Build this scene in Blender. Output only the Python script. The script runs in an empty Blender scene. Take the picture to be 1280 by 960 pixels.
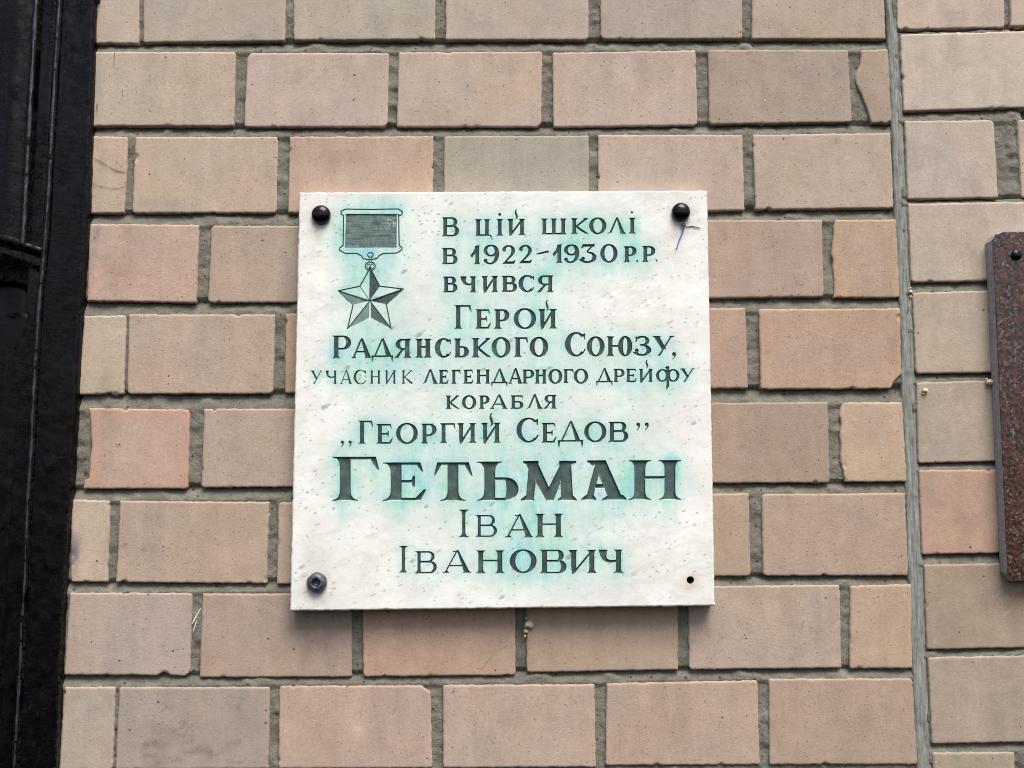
import bpy, math, random
import numpy as np

# ------------------------------------------------------------------ scene, camera, light
SC = bpy.context.scene
R = math.radians
IMG_W, IMG_H, FPX = 1280.0, 960.0, 1300.0
PITCH, ROLL, YAW = R(6.38), R(-0.325), R(-0.27)
CAM = np.array([0.0, -1.73, 1.62])

def cam_matrix():
    a = math.pi / 2 + PITCH
    rx = np.array([[1, 0, 0], [0, math.cos(a), -math.sin(a)], [0, math.sin(a), math.cos(a)]])
    cz, sz = math.cos(YAW), math.sin(YAW)
    rz = np.array([[cz, -sz, 0], [sz, cz, 0], [0, 0, 1]])
    c, s = math.cos(ROLL), math.sin(ROLL)
    rr = np.array([[c, -s, 0], [s, c, 0], [0, 0, 1]])
    return rz @ rx @ rr
M3 = cam_matrix()

cd = bpy.data.cameras.new('camera')
cam = bpy.data.objects.new('camera', cd)
SC.collection.objects.link(cam)
from mathutils import Matrix, Vector
cam.matrix_world = Matrix([[*M3[0], CAM[0]], [*M3[1], CAM[1]], [*M3[2], CAM[2]], [0, 0, 0, 1]])
cd.sensor_width = 36.0
cd.lens = 36.0 * FPX / IMG_W
cd.clip_start, cd.clip_end = 0.05, 200.0
SC.camera = cam

SUN_EL, SUN_AZ = R(60), R(20)        # overcast daylight, brightest from above and in front of the wall
world = bpy.data.worlds.new('World')
SC.world = world
world.use_nodes = True
nt = world.node_tree
sky = nt.nodes.new('ShaderNodeTexSky')
sky.sky_type = 'NISHITA'
sky.sun_disc = False
sky.sun_elevation = SUN_EL
sky.sun_rotation = math.pi - SUN_AZ
sky.dust_density = 4.0
sky.ozone_density = 0.6
bg = nt.nodes['Background']
bg.inputs[1].default_value = 0.06
nt.links.new(sky.outputs[0], bg.inputs[0])
sd = bpy.data.lights.new('sun', 'SUN')
sd.energy = 1.5
sd.angle = R(38)
sd.color = (1.0, 0.95, 0.88)
sun = bpy.data.objects.new('sun', sd)
SC.collection.objects.link(sun)
# direction towards the sun: front of the wall is -Y
dvec = Vector((math.sin(SUN_AZ) * math.cos(SUN_EL), -math.cos(SUN_AZ) * math.cos(SUN_EL), math.sin(SUN_EL)))
sun.rotation_euler = dvec.to_track_quat('Z', 'Y').to_euler()
sun.location = (0, -3, 6)
vs = SC.view_settings
vs.view_transform = 'Standard'
vs.look = 'None'
vs.exposure = 1.48
vs.gamma = 1.0
SC.cycles.filter_width = 1.0
vs.use_curve_mapping = False

# ------------------------------------------------------------------ helpers
def pw(px, py, y=0.0):
    """photograph pixel -> (x, z) on the upright plane at depth y"""
    px = np.asarray(px, float); py = np.asarray(py, float)
    d = np.stack([px - IMG_W / 2, IMG_H / 2 - py, np.full_like(px, -FPX)], -1) @ M3.T
    k = (y - CAM[1]) / d[..., 1]
    return np.stack([CAM[0] + k * d[..., 0], CAM[2] + k * d[..., 2]], -1)

def proj(x, y, z):
    p = np.stack([x - CAM[0], y - CAM[1], z - CAM[2]], -1) @ M3
    return IMG_W / 2 - FPX * p[..., 0] / p[..., 2], IMG_H / 2 + FPX * p[..., 1] / p[..., 2]

def vnoise(x, y, seed=0):
    x = np.asarray(x, float); y = np.asarray(y, float)
    xi = np.floor(x).astype(np.int64); yi = np.floor(y).astype(np.int64)
    fx = x - xi; fy = y - yi
    fx = fx * fx * (3 - 2 * fx); fy = fy * fy * (3 - 2 * fy)
    def h(a, b):
        n = (a * 374761393 + b * 668265263 + seed * 974634777) & 0xFFFFFFFF
        n = ((n ^ (n >> 13)) * 1274126177) & 0xFFFFFFFF
        return ((n ^ (n >> 16)) & 0xFFFF) / 32767.5 - 1.0
    a = h(xi, yi) * (1 - fx) + h(xi + 1, yi) * fx
    b = h(xi, yi + 1) * (1 - fx) + h(xi + 1, yi + 1) * fx
    return a * (1 - fy) + b * fy

def fbm(x, y, seed=0, n=3):
    o = 0; a = 1.0; t = 0
    for i in range(n):
        o = o + a * vnoise(x * 2 ** i, y * 2 ** i, seed + i * 17); t += a; a *= 0.5
    return o / t

def srgb(r, g, b):
    f = lambda c: (c / 255 / 12.92) if c <= 10 else ((c / 255 + 0.055) / 1.055) ** 2.4
    return np.array([f(r), f(g), f(b)])

def clay(rgb):
    c = srgb(*rgb) * 0.84 + srgb(184, 162, 146) * 0.16; l = c @ np.array([0.2126, 0.7152, 0.0722])
    return (l + (c - l) * 0.80) * KALB * np.array([0.99, 1.0, 0.972])

def mesh_np(name, V, F, mats, smooth=True, attrs=None, mat_idx=None):
    V = np.ascontiguousarray(V, np.float32); F = np.ascontiguousarray(F, np.int32)
    k = F.shape[1]
    me = bpy.data.meshes.new(name)
    me.vertices.add(len(V)); me.vertices.foreach_set('co', V.ravel())
    me.loops.add(F.size); me.loops.foreach_set('vertex_index', F.ravel())
    me.polygons.add(len(F))
    me.polygons.foreach_set('loop_start', np.arange(0, F.size, k, dtype=np.int32))
    me.polygons.foreach_set('use_smooth', np.full(len(F), smooth))
    for m in mats: me.materials.append(m)
    if mat_idx is not None: me.polygons.foreach_set('material_index', np.asarray(mat_idx, np.int32))
    for an, av in (attrs or {}).items():
        av = np.asarray(av, np.float32)
        if av.ndim == 1:
            at = me.attributes.new(an, 'FLOAT', 'POINT'); at.data.foreach_set('value', av)
        else:
            at = me.attributes.new(an, 'FLOAT_COLOR', 'POINT')
            at.data.foreach_set('color', np.hstack([av, np.ones((len(av), 1), np.float32)]).astype(np.float32).ravel())
    me.update(calc_edges=True)
    me.validate()
    return me

def obj(name, me, parent=None):
    o = bpy.data.objects.new(name, me)
    SC.collection.objects.link(o)
    if parent is not None:
        o.parent = parent
        if parent.get('_base') is None:
            pass
    return o

def tag(o, label, cat, group=None):
    o['label'] = label; o['category'] = cat
    if group: o['group'] = group
    return o

def thing(name, label, cat, loc, group=None):
    o = bpy.data.objects.new(name, None)
    o.empty_display_size = 0.05
    SC.collection.objects.link(o)
    o.location = loc
    return tag(o, label, cat, group)

def base(o):
    p = np.zeros(3)
    while o is not None:
        p += np.array(o.location); o = o.parent
    return p

def part(name, V, F, mats, parent, smooth=True, attrs=None, mat_idx=None):
    """vertices in world space, stored relative to the thing they belong to"""
    me = mesh_np(name, np.asarray(V) - base(parent), F, mats, smooth, attrs, mat_idx)
    return obj(name, me, parent)

def grid_faces(nu, nv, off=0):
    i = np.arange(nu - 1)[:, None] * nv + np.arange(nv - 1)[None, :]
    i = i.ravel() + off
    return np.stack([i, i + nv, i + nv + 1, i + 1], -1)

# ------------------------------------------------------------------ materials
def new_mat(name):
    m = bpy.data.materials.new(name); m.use_nodes = True
    return m, m.node_tree, m.node_tree.nodes['Principled BSDF']

class N:
    def __init__(s, nt): s.nt = nt
    def node(s, t, **kw):
        n = s.nt.nodes.new(t)
        for k, v in kw.items(): setattr(n, k, v)
        return n
    def link(s, a, b): s.nt.links.new(a, b)
    def coord(s, scale=(1, 1, 1), rot=(0, 0, 0), loc=(0, 0, 0)):
        tc = s.node('ShaderNodeTexCoord'); mp = s.node('ShaderNodeMapping')
        mp.inputs['Scale'].default_value = scale; mp.inputs['Rotation'].default_value = rot; mp.inputs['Location'].default_value = loc
        s.link(tc.outputs['Object'], mp.inputs[0]); return mp.outputs[0]
    def slant(s, stretch, ang, loc=(0, 0, 0)):
        tc = s.node('ShaderNodeTexCoord'); mp = s.node('ShaderNodeMapping', vector_type='TEXTURE')
        mp.inputs['Scale'].default_value = (stretch, 1, 1); mp.inputs['Rotation'].default_value = (0, ang, 0); mp.inputs['Location'].default_value = loc
        s.link(tc.outputs['Object'], mp.inputs[0]); return mp.outputs[0]
    def noise(s, vec, scale, detail=3, rough=0.55):
        n = s.node('ShaderNodeTexNoise'); n.inputs['Scale'].default_value = scale
        n.inputs['Detail'].default_value = detail; n.inputs['Roughness'].default_value = rough
        s.link(vec, n.inputs['Vector']); return n.outputs['Fac']
    def voro(s, vec, scale, feature='F1', rnd=1.0):
        n = s.node('ShaderNodeTexVoronoi'); n.feature = feature; n.inputs['Scale'].default_value = scale
        n.inputs['Randomness'].default_value = rnd
        s.link(vec, n.inputs['Vector']); return n
    def rng(s, v, a, b, c=0.0, d=1.0, smooth=False):
        n = s.node('ShaderNodeMapRange'); n.clamp = True
        if smooth: n.interpolation_type = 'SMOOTHSTEP'
        for i, q in zip((1, 2, 3, 4), (a, b, c, d)): n.inputs[i].default_value = q
        s.link(v, n.inputs[0]); return n.outputs[0]
    def math(s, op, a, b=None, clamp=False):
        n = s.node('ShaderNodeMath', operation=op); n.use_clamp = clamp
        for i, q in enumerate((a, b)):
            if q is None: continue
            if isinstance(q, (int, float)): n.inputs[i].default_value = q
            else: s.link(q, n.inputs[i])
        return n.outputs[0]
    def mix(s, f, a, b, mode='MIX'):
        n = s.node('ShaderNodeMix', data_type='RGBA', blend_type=mode)
        for i, q in ((0, f), (6, a), (7, b)):
            if isinstance(q, (int, float)): n.inputs[i].default_value = q
            elif isinstance(q, tuple): n.inputs[i].default_value = (*q, 1)
            else: s.link(q, n.inputs[i])
        return n.outputs[2]
    def attr(s, name):
        n = s.node('ShaderNodeAttribute', attribute_name=name); return n
    def bump(s, h, strength, dist, nrm=None):
        n = s.node('ShaderNodeBump'); n.inputs['Strength'].default_value = strength; n.inputs['Distance'].default_value = dist
        s.link(h, n.inputs['Height'])
        if nrm is not None: s.link(nrm, n.inputs['Normal'])
        return n.outputs[0]

def mat_brick():
    m, nt, b = new_mat('brick_clay'); n = N(nt)
    v = n.coord()
    col = n.attr('Col').outputs['Color']
    mott = n.rng(n.noise(v, 22, 6, 0.7), 0.3, 0.7, 0.90, 1.09)
    grain = n.math('MULTIPLY', n.rng(n.noise(v, 620, 2, 0.8), 0.30, 0.70, 0.87, 1.12), n.rng(n.noise(v, 170, 3, 0.7), 0.3, 0.7, 0.92, 1.07))
    stv = n.coord(scale=(38, 10, 5))
    streak = n.rng(n.noise(stv, 1.0, 3, 0.6), 0.35, 0.75, 0.95, 1.05)
    f = n.math('MULTIPLY', n.math('MULTIPLY', mott, grain), streak)
    c = n.mix(1.0, col, n.mix(1.0, (1, 1, 1), f, 'MULTIPLY'), 'MULTIPLY')
    # warm and grey tints of the fired clay
    tint = n.rng(n.noise(v, 7.5, 3), 0.42, 0.66, 0, 0.45)
    c = n.mix(tint, c, n.mix(1.0, c, (1.08, 0.98, 0.88), 'MULTIPLY'))
    tint2 = n.rng(n.noise(n.coord(loc=(3, 1, 7)), 9, 3), 0.5, 0.72, 0, 0.4)
    c = n.mix(tint2, c, n.mix(1.0, c, (0.90, 0.93, 0.98), 'MULTIPLY'))
    soot = n.rng(n.noise(n.coord(scale=(1.3, 1, 0.7), loc=(2, 8, 1)), 9, 5, 0.68), 0.52, 0.74, 0, 0.34)
    c = n.mix(soot, c, (0.17, 0.145, 0.12))
    scuff = n.rng(n.noise(n.slant(4.0, R(-35), (4, 4, 2)), 55, 4, 0.65), 0.66, 0.74, 0, 0.30)
    c = n.mix(scuff, c, (0.60, 0.53, 0.45))
    # pores
    po = n.voro(v, 46)
    rnd = n.node('ShaderNodeSeparateColor'); n.link(po.outputs['Color'], rnd.inputs[0])
    rad = n.rng(rnd.outputs[0], 0.35, 1.0, 0.0, 0.10)
    pore = n.math('LESS_THAN', po.outputs['Distance'], rad)
    po2 = n.voro(n.coord(loc=(5, 2, 1), scale=(1, 1, 0.8)), 125)
    rnd2 = n.node('ShaderNodeSeparateColor'); n.link(po2.outputs['Color'], rnd2.inputs[0])
    pore2 = n.math('LESS_THAN', po2.outputs['Distance'], n.rng(rnd2.outputs[1], 0.4, 1.0, 0.0, 0.17))
    c = n.mix(n.math('MULTIPLY', pore2, 0.45), c, (0.12, 0.085, 0.065))
    c = n.mix(n.math('MULTIPLY', pore, 0.8), c, (0.06, 0.045, 0.035))
    wf = n.voro(n.coord(loc=(9, 4, 2)), 38)
    rnd3 = n.node('ShaderNodeSeparateColor'); n.link(wf.outputs['Color'], rnd3.inputs[0])
    fl = n.math('LESS_THAN', wf.outputs['Distance'], n.rng(rnd3.outputs[2], 0.7, 1.0, 0.0, 0.07))
    c = n.mix(n.math('MULTIPLY', fl, 0.6), c, (0.62, 0.53, 0.44))
    n.link(c, b.inputs['Base Color'])
    b.inputs['Roughness'].default_value = 0.9
    b.inputs['Specular IOR Level'].default_value = 0.25
    h = n.math('SUBTRACT', n.noise(v, 300, 4, 0.7), n.math('MULTIPLY', n.math('MAXIMUM', pore, pore2), 1.2))
    n.link(n.bump(h, 0.5, 0.0012), b.inputs['Normal'])
    return m

def mat_mortar():
    m, nt, b = new_mat('cement_mortar'); n = N(nt); v = n.coord()
    c = n.mix(n.rng(n.noise(v, 30, 4, 0.65), 0.3, 0.7), (0.135, 0.127, 0.104), (0.255, 0.243, 0.204))
    c = n.mix(n.rng(n.noise(v, 330, 3, 0.7), 0.35, 0.75, 0, 0.5), c, (0.085, 0.08, 0.065))
    c = n.mix(n.rng(n.noise(v, 900, 2, 0.7), 0.62, 0.72, 0, 0.6), c, (0.36, 0.345, 0.29))
    c = n.mix(n.rng(n.noise(n.coord(loc=(4, 1, 6)), 12, 4, 0.6), 0.5, 0.72, 0, 0.6), c, (0.21, 0.185, 0.14))
    po = n.voro(v, 90); rs = n.node('ShaderNodeSeparateColor'); n.link(po.outputs['Color'], rs.inputs[0])
    pore = n.math('LESS_THAN', po.outputs['Distance'], n.rng(rs.outputs[0], 0.5, 1.0, 0.0, 0.26))
    c = n.mix(n.math('MULTIPLY', pore, 0.85), c, (0.05, 0.05, 0.04))
    n.link(c, b.inputs['Base Color']); b.inputs['Roughness'].default_value = 0.95
    b.inputs['Specular IOR Level'].default_value = 0.2
    n.link(n.bump(n.math('SUBTRACT', n.noise(v, 180, 5, 0.7), pore), 0.8, 0.003), b.inputs['Normal'])
    return m

def mat_sealant():
    m, nt, b = new_mat('grey_sealant'); n = N(nt)
    v = n.coord(scale=(1, 1, 0.07))
    c = n.mix(n.rng(n.noise(v, 260, 5, 0.65), 0.36, 0.64), (0.135, 0.142, 0.13), (0.30, 0.31, 0.287))
    c = n.mix(n.rng(n.noise(n.coord(scale=(1, 1, 0.4), loc=(3, 3, 3)), 140, 4, 0.7), 0.63, 0.70, 0, 0.85), c, (0.04, 0.04, 0.035))
    c = n.mix(n.rng(n.noise(n.coord(loc=(8, 3, 3)), 30, 4, 0.7), 0.55, 0.72, 0, 0.5), c, (0.22, 0.20, 0.165))
    c = n.mix(n.rng(n.noise(n.coord(), 60, 3), 0.55, 0.7, 0, 0.6), c, (0.10, 0.105, 0.095))
    n.link(c, b.inputs['Base Color']); b.inputs['Roughness'].default_value = 0.75
    n.link(n.bump(n.noise(v, 240, 4, 0.6), 0.5, 0.002), b.inputs['Normal'])
    return m

def mat_marble():
    m, nt, b = new_mat('white_marble'); n = N(nt); v = n.coord()
    stain = n.attr('stain').outputs['Fac']; rust = n.attr('rust').outputs['Fac']; grime = n.attr('grime').outputs['Fac']
    c = n.mix(n.rng(n.noise(v, 9, 4, 0.6), 0.35, 0.68), (0.845, 0.86, 0.838), (0.70, 0.71, 0.69))
    c = n.mix(n.rng(n.noise(v, 40, 4, 0.65), 0.5, 0.72, 0, 0.45), c, (0.66, 0.62, 0.60))
    # faint slanting veins
    vv = n.slant(3.0, R(-17))
    vein = n.rng(n.noise(vv, 11, 5, 0.62), 0.50, 0.53, 0, 1)
    vein2 = n.rng(n.noise(vv, 11, 5, 0.62), 0.53, 0.56, 1, 0)
    c = n.mix(n.math('MULTIPLY', n.math('MULTIPLY', vein, vein2), 0.22), c, (0.50, 0.47, 0.45))
    # copper-green bleed from the old lettering paint
    sm = n.math('MULTIPLY', stain, n.math('MULTIPLY', n.rng(n.noise(v, 26, 5, 0.7), 0.30, 0.66, 0.5, 1.25), n.rng(n.noise(n.coord(scale=(1, 1, 0.13), loc=(5, 0, 3)), 85, 5, 0.7), 0.32, 0.68, 0.62, 1.25)), clamp=True)
    bleed = n.mix(n.rng(n.noise(n.coord(loc=(1, 2, 4)), 20, 3), 0.35, 0.65), (0.30, 0.64, 0.51), (0.28, 0.60, 0.64))
    c = n.mix(sm, c, bleed)
    mt = n.rng(n.noise(n.coord(loc=(7, 3, 2)), 55, 5, 0.7), 0.3, 0.7)
    c = n.mix(1.0, c, n.mix(mt, (1.0, 0.985, 0.96), (0.985, 1.0, 0.972)), 'MULTIPLY')
    # grey pits of very different size drawn out along the slanting veining, gathered in drifts
    drift = n.rng(n.noise(n.slant(2.0, R(-25), (3, 0, 1)), 13, 3), 0.38, 0.66, 0.5, 1.0)
    for sc_, stx, lim, st, ch, ang in ((60, 1.9, 0.30, 0.60, 0, -30), (150, 1.5, 0.34, 0.50, 1, -20), (30, 2.6, 0.17, 0.50, 2, -34), (95, 3.0, 0.24, 0.35, 1, -24)):
        pv = n.slant(stx, R(ang), (sc_ * 0.01, 0, sc_ * 0.02))
        po = n.voro(pv, sc_); rs = n.node('ShaderNodeSeparateColor'); n.link(po.outputs['Color'], rs.inputs[0])
        rad = n.math('MULTIPLY', n.rng(rs.outputs[ch], 0.55, 1.0, 0.0, lim), drift)
        d = n.math('SUBTRACT', rad, n.math('ADD', po.outputs['Distance'], n.rng(n.noise(v, 300, 3, 0.7), 0.2, 0.8, -0.12, 0.10)))
        c = n.mix(n.rng(d, -0.02, 0.12, 0, st), c, (0.20, 0.185, 0.185))
    c = n.mix(n.math('MULTIPLY', grime, n.rng(n.noise(v, 70, 3), 0.3, 0.65, 0.2, 1)), c, (0.36, 0.34, 0.30))
    c = n.mix(n.math('MULTIPLY', rust, 0.8), c, (0.40, 0.27, 0.13))
    n.link(c, b.inputs['Base Color']); b.inputs['Roughness'].default_value = 0.55
    b.inputs['Specular IOR Level'].default_value = 0.35
    n.link(n.bump(n.noise(v, 220, 4, 0.65), 0.25, 0.001), b.inputs['Normal'])
    return m

def mat_ink():
    m, nt, b = new_mat('lettering_paint'); n = N(nt); v = n.coord()
    tone = n.attr('tone').outputs['Fac']
    c = n.mix(n.rng(n.noise(v, 60, 4, 0.6), 0.3, 0.7), (0.011, 0.031, 0.032), (0.038, 0.078, 0.077))
    c = n.mix(n.rng(n.noise(n.coord(loc=(2, 5, 8)), 22, 5, 0.65), 0.50, 0.68, 0, 0.75), c, (0.062, 0.034, 0.028))
    c = n.mix(n.rng(n.noise(n.coord(loc=(6, 5, 1)), 70, 5, 0.7), 0.50, 0.68, 0, 0.7), c, (0.11, 0.18, 0.172))
    c = n.mix(n.rng(n.noise(n.coord(loc=(1, 9, 4)), 420, 3, 0.7), 0.63, 0.72, 0, 0.5), c, (0.20, 0.26, 0.25))
    hat = n.rng(n.noise(n.coord(scale=(4, 1, 1)), 190, 2), 0.35, 0.7, 0, 0.4)
    c = n.mix(hat, c, (0.06, 0.088, 0.09))
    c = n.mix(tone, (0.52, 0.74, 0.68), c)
    n.link(c, b.inputs['Base Color']); b.inputs['Roughness'].default_value = 0.7
    b.inputs['Specular IOR Level'].default_value = 0.3
    n.link(n.bump(n.noise(v, 500, 3), 0.4, 0.0006), b.inputs['Normal'])
    return m

def mat_granite():
    m, nt, b = new_mat('red_granite'); n = N(nt); v = n.coord()
    vo = n.voro(v, 290); rs = n.node('ShaderNodeSeparateColor'); n.link(vo.outputs['Color'], rs.inputs[0])
    cr = n.node('ShaderNodeValToRGB'); cr.color_ramp.interpolation = 'CONSTANT'
    el = cr.color_ramp.elements
    el[0].position = 0; el[0].color = (0.012, 0.011, 0.012, 1); el[1].position = 0.36; el[1].color = (0.055, 0.024, 0.019, 1)
    for p, c_ in ((0.56, (0.105, 0.040, 0.030)), (0.74, (0.045, 0.043, 0.045)), (0.86, (0.14, 0.078, 0.062)), (0.95, (0.13, 0.13, 0.13))):
        e = el.new(p); e.color = (*c_, 1)
    n.link(rs.outputs[0], cr.inputs[0])
    c = n.mix(n.rng(n.noise(v, 60, 3), 0.4, 0.7, 0, 0.6), cr.outputs[0], (0.06, 0.026, 0.021))
    n.link(c, b.inputs['Base Color']); b.inputs['Roughness'].default_value = 0.22
    return m

def mat_flat(name, c, rough=0.6, metal=0.0, var=0.25, scale=90, bump=0.3, bd=0.001):
    m, nt, b = new_mat(name); n = N(nt); v = n.coord()
    lo = tuple(x * (1 - var) for x in c); hi = tuple(min(1, x * (1 + var)) for x in c)
    n.link(n.mix(n.rng(n.noise(v, scale, 4), 0.3, 0.7), lo, hi), b.inputs['Base Color'])
    b.inputs['Roughness'].default_value = rough; b.inputs['Metallic'].default_value = metal
    if c[0] < 0.01: b.inputs['Specular IOR Level'].default_value = 0.3
    n.link(n.bump(n.noise(v, scale * 3, 3), bump, bd), b.inputs['Normal'])
    return m

def mat_door():
    m, nt, b = new_mat('black_oil_paint'); n = N(nt); v = n.coord()
    c = n.mix(n.rng(n.noise(v, 18, 4), 0.35, 0.7), (0.0010, 0.0009, 0.0013), (0.0026, 0.0025, 0.0038))
    ch = n.rng(n.noise(n.coord(scale=(1.0, 1, 0.35)), 75, 5, 0.7), 0.66, 0.69, 0, 0.8)
    c = n.mix(ch, c, (0.012, 0.011, 0.014))
    n.link(c, b.inputs['Base Color'])
    n.link(n.rng(n.noise(v, 50, 3), 0.3, 0.7, 0.16, 0.42), b.inputs['Roughness'])
    b.inputs['Specular IOR Level'].default_value = 0.22
    g = n.noise(n.coord(scale=(1, 1, 0.05)), 260, 3)
    cr = n.noise(n.coord(scale=(0.6, 1, 2.2)), 60, 5, 0.7)
    crk = n.rng(n.math('ABSOLUTE', n.math('SUBTRACT', cr, 0.5)), 0.0, 0.02, 1, 0)
    n1 = n.bump(g, 0.3, 0.001)
    n2 = n.bump(n.math('MULTIPLY', crk, n.rng(n.noise(v, 9, 2), 0.42, 0.6)), 0.9, 0.004, n1)
    n.link(n2, b.inputs['Normal'])
    return m

MB, MM, MS, MMAR, MINK = mat_brick(), mat_mortar(), mat_sealant(), mat_marble(), mat_ink()
MGR, MDOOR = mat_granite(), mat_door()
MGLINT = mat_flat('black_paint_highlight', (0.017, 0.017, 0.028), 0.45, 0, 0.6, 130, 0.8)  # lighter black, stands in for sky highlights on the bead ridges
MBOLT = mat_flat('black_enamel', (0.003, 0.003, 0.004), 0.2, 0, 0.3, 60, 0.15)
MRUSTB = mat_flat('corroded_steel', (0.075, 0.085, 0.11), 0.45, 0.4, 0.7, 160, 0.6)
MHOLE = mat_flat('drill_hole_dark', (0.01, 0.009, 0.008), 0.9)  # near-black colour stands in for the shade inside the deep hole
MBLUE = mat_flat('blue_thread', (0.035, 0.08, 0.34), 0.8)
MWIRE = mat_flat('dark_wire', (0.03, 0.028, 0.028), 0.6)
MCRUMB = mat_flat('pale_crumb', (0.62, 0.52, 0.36), 0.9, 0, 0.3, 200, 0.6)
MPENB = mat_flat('blue_crayon', (0.13, 0.22, 0.36), 0.9)
MCRACK = mat_flat('crack_dark', (0.12, 0.09, 0.072), 0.95)
MGSIDE = mat_flat('sawn_granite_edge', (0.30, 0.295, 0.31), 0.8, 0, 0.3, 150)

# ------------------------------------------------------------------ brickwork
KALB = 0.92
def interp_poly(pts, t):
    """pts: list of (x, y) along an edge, t in 0..1 by index of y"""
    pts = np.array(pts, float)
    s = np.concatenate([[0], np.cumsum(np.linalg.norm(np.diff(pts, axis=0), axis=1))]); s /= s[-1]
    return np.stack([np.interp(t, s, pts[:, 0]), np.interp(t, s, pts[:, 1])], -1)

class Bricks:
    def __init__(s): s.V = []; s.F = []; s.C = []; s.n = 0; s.k = 0
    def add(s, tl, tr, br, bl, rgb, y0=0.0, left=None, right=None, bottom=None, top=None, step=0.0032, edge=None, marks=(), rc=None, chips=(), rng=None, grad=None):
        """corner points in (x, z); edges may be polylines in (x, z)"""
        s.k += 1; k = s.k
        rnd = random.Random(k * 7919 + 5)
        tl, tr, br, bl = map(lambda p: np.array(p, float), (tl, tr, br, bl))
        w = np.linalg.norm(tr - tl); h = np.linalg.norm(tl - bl)
        nu = max(6, int(w / step)); nv = max(6, int(h / step))
        # denser towards the rim
        e = np.linspace(0, 1, nu); u = e + 0.35 * np.sin(2 * np.pi * e) / (2 * np.pi) * -1
        e = np.linspace(0, 1, nv); v = e + 0.35 * np.sin(2 * np.pi * e) / (2 * np.pi) * -1
        L = interp_poly(left if left is not None else [bl, tl], v)
        Rr = interp_poly(right if right is not None else [br, tr], v)
        B = interp_poly(bottom if bottom is not None else [bl, br], u)
        T = interp_poly(top if top is not None else [tl, tr], u)
        U, Vv = np.meshgrid(u, v, indexing='ij'); U = U[..., None]; W = Vv[..., None]
        P = (1 - U) * L[None] + U * Rr[None] + (1 - W) * B[:, None] + W * T[:, None] \
            - ((1 - U) * (1 - W) * bl + U * (1 - W) * br + (1 - U) * W * tl + U * W * tr)
        a = U[..., 0] * w; b = Vv * h; ar = w - a; bt = h - b
        # corner rounding
        def corner(P, ca, cb, r, ex, ez):
            m = (ca < r) & (cb < r)
            x = (r - ca) / r; z = (r - cb) / r
            x2 = x * np.sqrt(np.clip(1 - z * z / 2, 0, 1)); z2 = z * np.sqrt(np.clip(1 - x * x / 2, 0, 1))
            P = P.copy()
            P[..., 0] += np.where(m, (x - x2) * r * ex, 0); P[..., 1] += np.where(m, (z - z2) * r * ez, 0)
            return P
        rr = rc if rc is not None else [rnd.choice((0.001, 0.002, 0.003, 0.004, 0.007)) for _ in range(4)]
        P = corner(P, a, b, rr[0], 1, 1); P = corner(P, ar, b, rr[1], -1, 1)
        P = corner(P, a, bt, rr[2], 1, -1); P = corner(P, ar, bt, rr[3], -1, -1)
        X, Z = P[..., 0], P[..., 1]
        d = np.minimum(np.minimum(a, ar), np.minimum(b, bt))
        near = np.exp(-d / 0.006)
        X = X + near * (0.0006 * vnoise(Z * 160, X * 30, k) + 0.0005 * vnoise(Z * 420, X * 90, k + 3))
        Z = Z + near * (0.0006 * vnoise(X * 150, Z * 30, k + 50) + 0.0005 * vnoise(X * 430, Z * 90, k + 60))
        yy = y0 + rnd.uniform(-0.0008, 0.0004) + (a / w - 0.5) * rnd.uniform(-0.0008, 0.0008) + (b / h - 0.5) * rnd.uniform(-0.0008, 0.0008)
        yy = yy + 0.00045 * fbm(X * 22, Z * 22, k) + 0.00018 * fbm(X * 160, Z * 160, k + 9)
        re = 0.0016 * (1 + 0.5 * vnoise(X * 60, Z * 60, k + 21))
        yy = yy + 0.0011 * np.clip(1 - d / re, 0, 1) ** 2
        # chips bitten out of the rim
        ch = list(chips)
        for _ in range(rnd.choice((1, 2, 2, 3, 4, 5))):
            side = rnd.choice('bbbtlr'); q = rnd.uniform(0.05, 0.95); r_ = rnd.uniform(0.0018, 0.006)
            c0 = {'b': (1 - q) * bl + q * br, 't': (1 - q) * tl + q * tr, 'l': (1 - q) * bl + q * tl, 'r': (1 - q) * br + q * tr}[side]
            ch.append((c0[0], c0[1], r_))
        for cx, cz, r_ in ch:
            dx, dz = X - cx, Z - cz; q = np.sqrt(dx * dx + dz * dz) + 1e-9
            m = q < r_
            q2 = np.where(m, r_ * 0.65 + q * 0.35, q)
            # only push into the brick, away from the rim
            X = cx + dx / q * q2; Z = cz + dz / q * q2
            yy = yy + np.where(m, 0.002 * (1 - q / r_), 0)
        col = np.ones(X.shape + (3,)) * clay(rgb)
        if grad is not None:   # (rgb at left, rgb at right) of the firing
            g = (a / w)[..., None]; col = (srgb(*grad[0]) * (1 - g) + srgb(*grad[1]) * g) * KALB
        if edge is not None:
            ergb, wd = edge
            f = np.exp(-(d / wd) ** 1.5) * np.clip(0.75 + 0.6 * fbm(X * 20, Z * 20, k + 4), 0, 1)
            col = col * (1 - f[..., None]) + clay(ergb) * f[..., None]
        else:
            er = rnd.uniform(0.05, 0.4)
            f = np.exp(-(d / 0.012) ** 1.5) * er * np.clip(0.5 + 0.8 * fbm(X * 25, Z * 25, k + 4), 0, 1)
            col = col * (1 - f[..., None] * (1 - np.array([1.04, 0.97, 0.86])))
        for (mx, mz, rx, rz, mrgb, st) in marks:
            f = np.exp(-(((X - mx) / rx) ** 2 + ((Z - mz) / rz) ** 2)) * st
            f = f * np.clip(0.7 + 0.9 * vnoise(X * 130, Z * 130, k), 0, 1)
            col = col * (1 - f[..., None]) + clay(mrgb) * f[..., None]
        V = np.stack([X, yy, Z], -1).reshape(-1, 3)
        F = [grid_faces(nu, nv)]
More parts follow.
